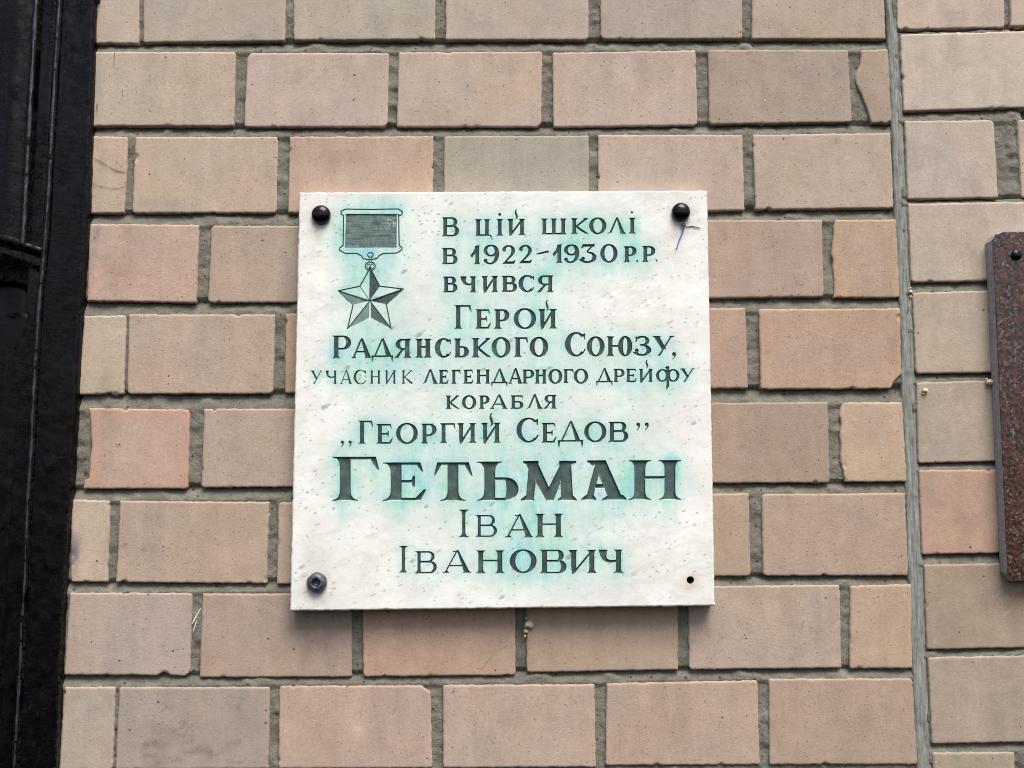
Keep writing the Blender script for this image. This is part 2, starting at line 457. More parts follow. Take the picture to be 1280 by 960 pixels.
        idx = np.arange(nu * nv).reshape(nu, nv)
        ring = np.concatenate([idx[:, 0], idx[-1, 1:], idx[-2::-1, -1], idx[0, -2:0:-1]])
        back = V[ring].copy(); back[:, 1] = y0 + 0.03
        nb = len(ring); j = np.arange(nb); jn = (j + 1) % nb
        F.append(np.stack([ring[jn], ring[j], nu * nv + j, nu * nv + jn], -1))
        s.V += [V, back]; s.C += [col.reshape(-1, 3), col.reshape(-1, 3)[ring]]
        s.F.append(np.concatenate(F) + s.n); s.n += len(V) + nb
    def build(s, name, parent):
        return part(name, np.concatenate(s.V), np.concatenate(s.F), [MB], parent, True, {'Col': np.concatenate(s.C)})

# main wall, traced: x left (top, bottom), x right (top, bottom), y top (l, r), y bottom (l, r), colour
ROWS = [
 [(117,116,174.5,173,-42,-43,54,54,(188,172,156)), (179,179,358,356,-43,-44,53,51,(178,166,151)), (366,367,545,543.7,-44,-45,50.5,49,(177,167,152)),
  (557,557,736,735.5,-45,-46,49.5,49.5,(184,168,155)), (750,751,927,928,-46,-47,49,48,(174,161,147)), (940,940,1104,1107,-47,-48,48.5,48.5,(182,162,146))],
 [(118,115,294.5,292.5,65,65,157.5,157.5,(186,169,153)), (309,305,486,484.3,66,66,158.5,158.5,(190,170,159)), (498,496,677.5,676.5,65,64.5,158.5,158.5,(190,169,153)),
  (690.5,691.5,869.5,872,66,63,159,156.5,(190,168,156)), (885,886.5,1060,1065,62,62.5,155.5,152.5,(168,150,136)), (1076,1090,1110,1114.5,62.5,61,154,154,(174,152,134))],
 [(114,109,160,155,170,171,266.5,266.5,(190,168,151)), (169,165,347,345,171,171,266,266,(190,168,150)), (362,360,542,540.5,171,170,266,266,(189,160,142)),
  (555,555,736,736,170,169.5,265.5,265,(163,157,144)), (747.5,747.5,928,931,168.5,168.5,264.5,263,(188,166,153)), (941,944.5,1113,1117,168.5,166,262,260,(184,165,150))],
 [(112,109,249,245,280,281,376,378.5,(193,162,146)), (264,260,450,447,282,282,378,378,(182,159,142)), (462,460,640,639,281,280,378,377,(185,160,145)),
  (654,653,833,833,280,278,377,376,(186,162,146)), (846,846,1027.5,1029.5,275.5,275,373,371,(179,153,137)), (1043,1042,1120,1124.5,275,274.5,372,372,(187,158,135))],
 [(105,97,157.5,154,395,394,493,493,(187,170,151)), (161,159,344,341,393,393,492.5,492,(184,161,145)), (357,356,545,544,392,391,491,491,(192,157,132)),
  (558,558,738,739,391,389,490,489,(186,162,146)), (751,752,932,935,387,385,487,485,(181,149,131)), (948.5,951,1125.5,1127.5,386.5,385.5,486.5,486,(185,154,134))],
 [(111,104,237,234.5,510,512,611,611,(193,162,147)), (255,251.5,440,438,511,511,609.5,608,(179,158,142)), (453,452,640,640,510,509,608,607,(184,160,144)),
  (653,653,838,840,508,506,606,605,(184,160,144)), (850,852,1035,1037,504,502.5,604,603.5,(169,144,127)), (1055,1056,1128,1133,503,503,602.5,602,(193,166,142))],
 [(89,88,137.5,134,624,626,727.5,727.5,(192,173,153)), (150,145,336,333,626,627.5,728,729.5,(181,158,140)), (348,346,536,535,628,627,730,729,(188,166,145)),
  (549,548,735,736,626,624,728,726,(184,160,144)), (748,749,936,938.5,619,616.5,722,720,(178,153,131)), (952,954,1131.5,1135,617.5,616.5,720,719.5,(179,153,136))],
 [(87,80,240,237,741,741.5,843.5,845,(177,159,149)), (253,249,440,439.5,742,742,847,846.5,(177,152,137)), (453,454,644,644.5,740,738,846,844,(191,157,134)),
  (657.5,658.5,847,847.5,738,736,840.5,837.5,(185,157,135)), (860,861.5,1049.5,1051.5,733,731,837,835,(183,161,146)), (1062.5,1062.5,1139,1140.5,732,730.5,836,835.5,(189,160,136))],
 [(80,73,144,140,859,859,963,963,(178,163,149)), (149,144,337,335,859,859,962,961,(165,151,140)), (349,348,538,540,857.5,857,961,960,(187,160,145)),
  (553.5,554,743,745,856.5,855.5,960,959,(188,163,147)), (758,757,947,950,854.5,850.5,957,956,(184,159,142)), (961,962,1140.5,1147,849,848,956,955.5,(177,152,133))],
]
XM0, XM1 = 112., 1125.
BOT = [(53.5,48.5),(158.5,153.5),(267,260.5),(377.5,371.5),(493,486),(611,602.5),(728.5,719.5),(846,835.5),(963,955.5)]
TOP = [(-42,-48),(65,62),(171,166),(281,274.5),(394.5,385.5),(511,503),(625.5,616.5),(741.5,731),(859,848)]

wall = thing('brick_wall', 'buff pink brick wall with grey mortar joints carrying the white marble plaque', 'wall', (0, 0, 1.2)); wall['kind'] = 'thing'
bk = Bricks()
def P0(x, y, d=0.0): return pw(x, y, d)
for r, row in enumerate(ROWS):
    for c, (xlt, xlb, xrt, xrb, ytl, ytr, ybl, ybr, rgb) in enumerate(row):
        kw = {}
        if (r, c) == (1, 5):
            kw['left'] = [P0(*p) for p in ((1090,154),(1084,136),(1077,118),(1069.5,103),(1070,92),(1075,82),(1076.5,72),(1076,62.5))]
            kw['rc'] = [0.001, 0.003, 0.002, 0.004]
        if (r, c) == (3, 5):
            kw['left'] = [P0(*p) for p in ((1042,372),(1043,352),(1041,335),(1042,326),(1039.5,318),(1041.5,296),(1043,275))]
            kw['edge'] = ((190, 155, 122), 0.02); kw['rc'] = [0.002, 0.004, 0.004, 0.004]
        if (r, c) == (5, 5):
            kw['left'] = [P0(*p) for p in ((1056.5,602.5),(1054,590),(1050.5,572),(1051.5,556),(1049.5,545),(1051.5,530),(1049.5,520),(1051,509),(1055,503))]
            kw['rc'] = [0.001, 0.004, 0.004, 0.002]
        if (r, c) == (4, 5):
            kw['right'] = [P0(*p) for p in ((1113,486),(1120,474),(1127,467),(1126,440),(1125.5,385.5))]
            xrb = 1113; kw['rc'] = [0.004, 0.001, 0.003, 0.002]; kw['edge'] = ((191, 153, 122), 0.022)
        if (r, c) == (5, 0):
            kw['left'] = [P0(*p) for p in ((104,611),(105,600),(111,598),(112,580),(114.5,556),(113,535),(111,510))]
            kw['edge'] = ((198, 150, 124), 0.022); kw['rc'] = [0.001, 0.006, 0.001, 0.006]
        if (r, c) == (8, 2):
            kw['top'] = [P0(*p) for p in ((349,857.5),(526,857),(538,866))]; ytr = 866; kw['rc'] = [0.003, 0.002, 0.002, 0.001]
        if (r, c) == (1, 1): kw['rc'] = [0.005, 0.012, 0.012, 0.003]
        if (r, c) == (1, 2): kw['rc'] = [0.003, 0.012, 0.003, 0.003]
        if (r, c) == (1, 3): kw['rc'] = [0.003, 0.009, 0.003, 0.003]
        if (r, c) == (0, 4): kw['rc'] = [0.011, 0.004, 0.003, 0.003]
        if (r, c) == (7, 0):
            q = P0(205, 846); kw['chips'] = [(q[0], q[1], 0.011)]; kw['rc'] = [0.001, 0.012, 0.003, 0.004]
        if (r, c) == (4, 5): pass
        if (r, c) == (2, 1): q = P0(172, 197); kw['chips'] = [(q[0] - 0.004, q[1], 0.008)]
        mk = []
        def mark(px, py, rx, ry, mrgb, st=0.8):
            q = P0(px, py); mk.append((q[0], q[1], rx * 0.00133, ry * 0.00133, mrgb, st))
        if (r, c) == (1, 0): mark(134, 70, 3, 8, (120, 150, 180), .35); mark(124, 100, 4, 22, (130, 155, 165), .4); mark(233, 72, 5, 7, (214, 188, 162), .6)
        if (r, c) == (2, 1): mark(202, 232, 20, 12, (190, 175, 130), .45); mark(227, 215, 3, 3, (150, 130, 50), .8)
        if (r, c) == (2, 2): mark(430, 198, 50, 9, (176, 140, 120), .5)
        if (r, c) == (1, 4): mark(937, 66, 4, 2.5, (170, 125, 40), .9); mark(1045, 90, 16, 30, (140, 125, 112), .4); mark(990, 74, 20, 8, (186, 160, 140), .5)
        if (r, c) == (2, 5): mark(1045, 176, 3.5, 3.5, (105, 85, 55), .9)
        if (r, c) == (3, 0): mark(120, 290, 6, 14, (95, 105, 140), .7); mark(116, 325, 4, 18, (110, 118, 140), .6); mark(180, 355, 55, 18, (198, 152, 128), .55); mark(150, 345, 25, 22, (196, 150, 126), .5)
        if (r, c) == (5, 0): mark(160, 518, 40, 7, (194, 148, 122), .5)
        if (r, c) == (6, 0): mark(92, 692, 8, 22, (60, 78, 125), .95); mark(88, 660, 4, 18, (110, 115, 125), .6)
        if (r, c) == (6, 1): mark(301, 636, 3, 3, (190, 160, 60), .7); mark(158, 680, 4, 3, (90, 68, 55), .8); mark(180, 687, 3, 3, (100, 76, 60), .7); mark(240, 632, 80, 6, (186, 152, 132), .5)
        if (r, c) == (7, 1): mark(390, 780, 22, 45, (148, 122, 106), .55); mark(405, 805, 10, 12, (138, 112, 98), .5); mark(330, 756, 40, 10, (160, 138, 128), .4)
        if (r, c) == (7, 0): mark(110, 765, 5, 22, (190, 172, 158), .5); mark(172, 760, 6, 10, (198, 172, 140), .5)
        if (r, c) == (8, 0): mark(103, 950, 4, 12, (120, 140, 150), .5)
        if (r, c) == (8, 1):
            for q in range(26):
                rr_ = random.Random(q); mark(165 + rr_.random() * 140, 872 + rr_.random() * 85, 3 + 9 * rr_.random(), 2 + 4 * rr_.random(), (112, 100, 92), .6)
        if (r, c) == (8, 5): mark(1105, 862, 6, 7, (205, 168, 145), .6); mark(1090, 930, 30, 30, (165, 138, 118), .4)
        if (r, c) == (2, 0): mark(115, 238, 3, 14, (120, 88, 62), .8); mark(120, 262, 6, 8, (172, 140, 122), .5)
        if (r, c) == (8, 2): mark(448, 911, 8, 5, (214, 192, 176), .6); mark(405, 920, 14, 40, (168, 138, 120), .35)
        if (c == 5 and r in (2, 4, 5, 6, 7, 8)) and 'edge' not in kw: mark(xrt - 4, (ytl + ybl) / 2, 14, 60, (192, 155, 120), .45)
        bk.add(P0(xlt, ytl), P0(xrt, ytr), P0(xrb, ybr), P0(xlb, ybl), rgb, marks=mk, **kw)
# the same courses carried on above and below the picture
def shifted(row, dz):
    for (xlt, xlb, xrt, xrb, ytl, ytr, ybl, ybr, rgb) in ROWS[row]:
        sh = np.array([0, dz])
        bk.add(P0(xlt, ytl) + sh, P0(xrt, ytr) + sh, P0(xrb, ybr) + sh, P0(xlb, ybl) + sh, rgb, step=0.012)
PIT = (P0(640, 65) - P0(640, 281))[1] / 2
for i in range(3):
    shifted(1, PIT * 2 * (i + 1)); shifted(0, PIT * 2 * (i + 1))
    shifted(7, -PIT * 2 * (i + 1)); shifted(8, -PIT * 2 * (i + 1))
bk.build('bricks', wall)

def joint_depth(px, py, bots, tops, x0, x1):
    g = (px - x0) / (x1 - x0)
    dep = np.full(px.shape, 0.0048)
    for r in range(len(bots) - 1):
        b = bots[r][0] + (bots[r][1] - bots[r][0]) * g
        t = tops[r + 1][0] + (tops[r + 1][1] - tops[r + 1][0]) * g
        q = (py - b) / (t - b)
        m = (q > -0.25) & (q < 1.25)
        dep = np.where(m, 0.0125 - 0.0105 * np.clip(q, 0, 1) ** 0.8, dep)
    return dep

def mortar_sheet(name, parent, xa, xb, za, zb, bots, tops, x0, x1, y0, step=0.0033, seed=0):
    nu = int((xb - xa) / step); nv = int((zb - za) / step)
    X, Z = np.meshgrid(np.linspace(xa, xb, nu), np.linspace(za, zb, nv), indexing='ij')
    px, py = proj(X, np.zeros_like(X), Z)
    d = joint_depth(px, py, bots, tops, x0, x1)
    d = d + 0.0022 * fbm(X * 38, Z * 38, seed) + 0.0016 * fbm(X * 130, Z * 130, seed + 7, 2)
    smear = np.clip(fbm(X * 24, Z * 30, seed + 31) - 0.22, 0, 1)
    d = d - 0.012 * smear
    d = np.clip(d, 0.0017, 0.02)
    rim = np.zeros_like(X, bool); rim[0] = rim[-1] = True; rim[:, 0] = rim[:, -1] = True
    d = np.where(rim, 0.03, d)
    V = np.stack([X, y0 + d, Z], -1).reshape(-1, 3)
    F = grid_faces(nu, nv)
    return part(name, V, F, [MM], parent, True)
xl = P0(60, 480)[0]
xr0 = P0(1150, 960)[0] + 0.006
ztop = P0(640, 0)[1] + PIT * 5.6; zbot = P0(640, 960)[1] - PIT * 5.6
mortar_sheet('mortar', wall, xl, xr0, P0(640, 975)[1], P0(640, -15)[1], BOT, TOP, XM0, XM1, 0.0, seed=3)
mortar_sheet('mortar', wall, xl, xr0, P0(640, -15)[1], ztop, BOT, TOP, XM0, XM1, 0.001, 0.02, 4)
mortar_sheet('mortar', wall, xl, xr0, zbot, P0(640, 975)[1], BOT, TOP, XM0, XM1, 0.001, 0.02, 5)

# right-hand wall beyond the joint
YR = -0.003
RR = [
 [(1121,1121.5,1255.5,1256,-60,-62,37,34,(194,176,162)), (1262.5,1263.5,1400,1401,-62,-65,33,30,(190,172,158))],
 [(1125.5,1130,1316,1318,43,38,139,133,(197,182,167))],
 [(1131,1135,1242,1247.5,151,150.5,249,247.5,(189,173,162)), (1271.5,1277,1415,1420,150,146,247,242,(184,170,152))],
 [(1135,1139,1330,1333,255,251,353,349,(188,172,158))],
 [(1141,1145,1240.5,1244,366,363,467,465.5,(182,165,147)), (1252,1255,1440,1442,363,358,465,461,(182,165,147))],
 [(1146,1148,1338,1340,478,473,579,574,(177,161,146))],
 [(1148.5,1153,1248,1250,588,586.5,693,691.5,(188,150,130)), (1262,1264,1450,1452,586,582,691,686,(180,150,130))],
 [(1155,1159,1352,1354,706,702,812,808,(166,145,125))],
 [(1160,1165,1354,1357,822,818,930,926,(168,151,136))],
 [(1166,1170,1268,1271,941,940,1050,1049,(166,151,131)), (1282,1284,1480,1482,940,938,1048,1046,(170,151,133))],
]
RBOT = [(37,33),(139,134),(249,247),(353,350),(467,465),(579,576),(693,691),(812,810),(930,928),(1050,1048)]
RTOP = [(-60,-62),(43,40),(151,149.5),(255,252.5),(366,363),(478,475),(588,586),(706,704),(822,820),(941,939)]
wall2 = thing('brick_wall', 'paler brick wall right of the grey sealed joint carrying the red granite plaque', 'wall', (1.0, 0, 1.2)); wall2['kind'] = 'thing'
bk2 = Bricks(); bk2.k = 500
PR = lambda x, y: pw(x, y, YR)
for r, row in enumerate(RR):
    for c, (xlt, xlb, xrt, xrb, ytl, ytr, ybl, ybr, rgb) in enumerate(row):
        mk = []; kw = {}
        def mark(px, py, rx, ry, mrgb, st=0.8):
            q = PR(px, py); mk.append((q[0], q[1], rx * 0.00133, ry * 0.00133, mrgb, st))
        if r == 1: mark(1150, 98, 3, 22, (206, 192, 176), .7)
        if r == 2 and c == 0: kw['rc'] = [0.003, 0.003, 0.003, 0.009]
        if r == 5: mark(1155, 490, 4, 4, (205, 180, 140), .8); mark(1157, 560, 4, 3, (210, 195, 170), .8)
        if r == 7: mark(1280, 745, 26, 16, (150, 120, 70), .6); mark(1180, 715, 8, 10, (188, 152, 128), .5)
        if r == 9: mark(1210, 955, 25, 20, (150, 148, 118), .5)
        bk2.add(PR(xlt, ytl), PR(xrt, ytr), PR(xrb, ybr), PR(xlb, ybl), rgb, y0=YR, marks=mk, **kw)
        q0 = PR(xrt, ytr); q1 = PR(xrb, ybr)
        if c == len(row) - 1:
            for j in range(3):
                o0 = np.array([0.013 + j * 0.263, 0]); o1 = np.array([0.263 + j * 0.263, 0])
                bk2.add(q0 + o0, q0 + o1, q1 + o1, q1 + o0, rgb, y0=YR, step=0.012)
for i in range(3):
    for src, sg in ((0, 1), (1, 1), (8, -1), (9, -1)):
        for (xlt, xlb, xrt, xrb, ytl, ytr, ybl, ybr, rgb) in RR[src]:
            n_ = 2 * (i + 1) if (src != 9) else 2 * (i + 1)
            sh = np.array([0, sg * PIT * n_])
            if src in (8,): sh = np.array([0, -PIT * 2 * (i + 1)])
            bk2.add(PR(xlt, ytl) + sh, PR(xrt, ytr) + sh, PR(xrb, ybr) + sh, PR(xlb, ybl) + sh, rgb, y0=YR, step=0.012)
            for j in range(3):
                q0 = PR(xrt, ytr) + sh; q1 = PR(xrb, ybr) + sh
                if (xlt, xrt) == (row[0][0], row[0][2]): pass
                if RR[src][-1][0] == xlt:
                    o0 = np.array([0.013 + j * 0.263, 0]); o1 = np.array([0.263 + j * 0.263, 0])
                    bk2.add(q0 + o0, q0 + o1, q1 + o1, q1 + o0, rgb, y0=YR, step=0.015)
bk2.build('bricks', wall2)
xr1 = P0(1480, 480)[0] + 0.75
xin = P0(1300, 480)[0]
xst = P0(1110, 0)[0]
mortar_sheet('mortar', wall2, xst + 0.004, xin, P0(640, 985)[1], P0(640, -25)[1], RBOT, RTOP, 1130., 1270., YR, seed=11)
mortar_sheet('mortar', wall2, xin, xr1, P0(640, 985)[1], P0(640, -25)[1], RBOT, RTOP, 1130., 1270., YR + 0.001, 0.012, seed=12)
mortar_sheet('mortar', wall2, xst + 0.004, xr1, P0(640, -25)[1], ztop, RBOT, RTOP, 1130., 1270., YR + 0.001, 0.02, 13)
mortar_sheet('mortar', wall2, xst + 0.004, xr1, zbot, P0(640, 985)[1], RBOT, RTOP, 1130., 1270., YR + 0.001, 0.02, 14)

def core(parent, xa, xb):
    y0_, y1_ = 0.024, 0.24
    c8 = [(x, y, z) for y in (y0_, y1_) for x, z in ((xa, zbot), (xb, zbot), (xb, ztop), (xa, ztop))]
    part('wall_core', np.array(c8), np.array([(0, 1, 2, 3), (7, 6, 5, 4), (0, 3, 7, 4), (1, 5, 6, 2), (3, 2, 6, 7), (0, 4, 5, 1)]), [MM], parent, False)
core(wall, xl - 0.02, P0(1130, 480)[0]); core(wall2, P0(1130, 480)[0] + 0.002, xr1)

# the smeared sealant joint between the two walls
SL = [(1108,0),(1111,60),(1115.5,150),(1119,260),(1125,370),(1128.5,480),(1133,600),(1135.5,700),(1140,800),(1147,960)]
SRT = [(1119,0),(1124,60),(1129.5,150),(1134.5,250),(1139,350),(1145,470),(1149,580),(1153.5,690),(1159,800),(1166,960)]
def strip():
    pl = pw(np.array([p[0] for p in SL]), np.array([p[1] for p in SL])); pr = pw(np.array([p[0] for p in SRT]), np.array([p[1] for p in SRT]))
    zz = np.linspace(pl[-1, 1] - 0.02, pl[0, 1] + 0.02, 520)
    zl = np.concatenate([[zbot], zz, [ztop]])
    xL = np.interp(zl, pl[::-1, 1], pl[::-1, 0]); xR = np.interp(zl, pr[::-1, 1], pr[::-1, 0])
    n = 13; t = np.concatenate([[0], np.linspace(0.02, 0.98, n - 2), [1]])
    xL = xL + 0.0012 * fbm(zl * 40, zl * 0, 5) - 0.0015; xR = xR + 0.0012 * fbm(zl * 45, zl * 0 + 3, 8) + 0.0011
    X = xL[:, None] + (xR - xL)[:, None] * t; Z = np.repeat(zl[:, None], n, 1)
    topf = np.clip((Z - P0(1115, 240)[1]) / 0.3, 0, 1)
    prof = 0.0022 * np.abs(2 * t - 1) ** 3
    Y = -0.0004 + prof[None] + 0.0015 * fbm(X * 330, Z * 9, 9) + 0.0006 * fbm(X * 300, Z * 160, 29) + 0.003 * topf * fbm(X * 260, Z * 34, 15)
    Y = Y + 0.0035 * np.clip((t - 0.86) / 0.1, 0, 1)[None] * np.clip(0.6 + fbm(X * 30, Z * 30, 71), 0, 1)
    Y = np.where((t == 0) | (t == 1), 0.014, Y)
    return part('sealed_joint', np.stack([X, Y, Z], -1).reshape(-1, 3), grid_faces(len(zl), n)[:, ::-1], [MS], wall, True)
strip()

def tube(pts, r, n=8):
    pts = np.array(pts, float); V = []; m = len(pts)
    rr = np.broadcast_to(np.asarray(r, float), (m,))
    for i in range(m):
        d = pts[min(i + 1, m - 1)] - pts[max(i - 1, 0)]; d /= np.linalg.norm(d) + 1e-12
        a = np.cross(d, [0, 1, 0.01]);
        if np.linalg.norm(a) < 1e-4: a = np.cross(d, [1, 0, 0])
        a /= np.linalg.norm(a); b = np.cross(d, a)
        for k in range(n):
            th = 2 * np.pi * k / n; V.append(pts[i] + rr[i] * (a * np.cos(th) + b * np.sin(th)))
    V = np.array(V); F = []
    for i in range(m - 1):
        for k in range(n):
            F.append((i * n + k, i * n + (k + 1) % n, (i + 1) * n + (k + 1) % n, (i + 1) * n + k))
    return V, np.array(F)
def flat_stroke(name, pix, wpx, mat, parent, y=-0.0016, seed=1):
    q = [pw(x, yy, y) for x, yy in pix]
    t = np.linspace(0, len(q) - 1, 24); q = np.array(q)
    c = np.stack([np.interp(t, range(len(q)), q[:, 0]), np.interp(t, range(len(q)), q[:, 1])], -1)
    c += 0.0005 * np.stack([vnoise(t * 3, t * 0, seed), vnoise(t * 3, t * 0 + 9, seed)], -1)
    d = np.gradient(c, axis=0); d /= np.linalg.norm(d, axis=1)[:, None]; nn = np.stack([-d[:, 1], d[:, 0]], -1)
    w = wpx * 0.00133 / 2 * (0.55 + 0.45 * vnoise(t * 2.5, t * 0 + 4, seed)) * np.clip(np.minimum(t, t[-1] - t) * 3 + 0.3, 0, 1)
    A, B = c + nn * w[:, None], c - nn * w[:, None]
    V = np.concatenate([np.stack([A[:, 0], np.full(24, y), A[:, 1]], -1), np.stack([B[:, 0], np.full(24, y), B[:, 1]], -1)])
    i = np.arange(23); F = np.stack([i, i + 1, i + 25, i + 24], -1)
    part(name, V, F, [mat], parent)
flat_stroke('crayon_mark', [(143.5, 64), (142, 83)], 2.4, MPENB, wall, seed=2)
flat_stroke('crayon_mark', [(153, 112), (152.5, 121)], 1.9, MPENB, wall, seed=3)
flat_stroke('crack', [(121.5, 125), (121, 146)], 1.6, MCRACK, wall, seed=4)
flat_stroke('crack', [(113, 195), (132, 206), (146, 214), (158, 216)], 1.1, MCRACK, wall, seed=5)
flat_stroke('crack', [(116, 230), (130, 234), (145, 236), (156, 233)], 0.9, MCRACK, wall, seed=6)
flat_stroke('crack', [(600, 838), (618, 817), (634, 806)], 0.55, MCRACK, wall, seed=7)
flat_stroke('crack', [(144, 556), (151, 555)], 1.6, MCRACK, wall, seed=8)
for i, ((x, y), (x2, y2)) in enumerate((((240, 780), (251, 760)), ((241, 790), (246, 775)))):
    flat_stroke('plaster_streak', [(x, y), (x2, y2)], 2.2, mat_flat('pale_plaster', (0.6, 0.57, 0.48), 0.9), wall, y=0.0015, seed=20 + i)

# ------------------------------------------------------------------ glyph outlines (local px: x right, y up from the baseline)
def bez(p0, p1, p2, n=6):
    t = np.linspace(0, 1, n)[:, None]
    return (1 - t) ** 2 * np.array(p0, float) + 2 * t * (1 - t) * np.array(p1, float) + t * t * np.array(p2, float)
def stem(xc, s, y0, y1, fl=0.0, fr=None, tl=None, tr=None, th=1.5):
    """upright with bracketed serifs: fl/fr at the foot, tl/tr at the head"""
    if fr is None: fr = fl
    if tl is None: tl = fl
    if tr is None: tr = fr
    h = s / 2; q = 0.9 * h
    P = []
    P += [(xc - h - fl, y0), (xc + h + fr, y0)]
    P += list(bez((xc + h + fr, y0 + .4 * th), (xc + q, y0 + .6 * th), (xc + q, y0 + th + fr * 1.1 + .3)))
    P += list(bez((xc + q, y1 - th - tr * 1.1 - .3), (xc + q, y1 - .6 * th), (xc + h + tr, y1 - .4 * th)))
    P += [(xc + h + tr, y1), (xc - h - tl, y1)]
    P += list(bez((xc - h - tl, y1 - .4 * th), (xc - q, y1 - .6 * th), (xc - q, y1 - th - tl * 1.1 - .3)))
    P += list(bez((xc - q, y0 + th + fl * 1.1 + .3), (xc - q, y0 + .6 * th), (xc - h - fl, y0 + .4 * th)))
    return P
def line(x0, y0, x1, y1, w0, w1=None):
    if w1 is None: w1 = w0
    d = np.array([x1 - x0, y1 - y0], float); d /= np.linalg.norm(d); n = np.array([-d[1], d[0]])
    a, b = np.array([x0, y0]), np.array([x1, y1])
    return [a + n * w0 / 2, a - n * w0 / 2, b - n * w1 / 2, b + n * w1 / 2]
def diag(x0, y0, x1, y1, w0, w1=None):
    """slanted stroke with flat (horizontal) ends"""
    if w1 is None: w1 = w0
    return [(x0 - w0 / 2, y0), (x0 + w0 / 2, y0), (x1 + w1 / 2, y1), (x1 - w1 / 2, y1)]
def ell(cx, cy, rx, ry, a0=0, a1=360, n=40):
    a = np.radians(np.linspace(a0, a1, n))
    return np.stack([cx + rx * np.cos(a), cy + ry * np.sin(a)], -1)
def arc(cx, cy, rx, ry, sx, sy, a0, a1, n=26, dx=0, dy=0):
    return list(ell(cx, cy, rx, ry, a0, a1, n)) + list(ell(cx + dx, cy + dy, rx - sx, ry - sy, a1, a0, n))
def ring(cx, cy, rx, ry, sx, sy): return ('ring', ell(cx, cy, rx, ry, 0, 360, 49)[:-1], ell(cx, cy, rx - sx, ry - sy, 0, 360, 49)[:-1])
def rect(x0, y0, x1, y1): return [(x0, y0), (x1, y0), (x1, y1), (x0, y1)]
def bowl(xs, W, yb, yt, s, t):
    """half round from the stem side xs out to W between yb and yt"""
    ry = (yt - yb) / 2; rx = min(W - xs, ry * 1.15); cx = W - rx; cy = (yt + yb) / 2
    o = [arc(cx, cy, rx, ry, s, t, -90, 90)]
    if cx > xs: o += [rect(xs, yt - t, cx + .05, yt), rect(xs, yb, cx + .05, yb + t)]
    return o
def flag(x, y, d, drop, w): return [(x - w, y), (x, y), (x + d, y - drop), (x + d - w * .35, y - drop), (x - w * 1.1, y - w * .55)]

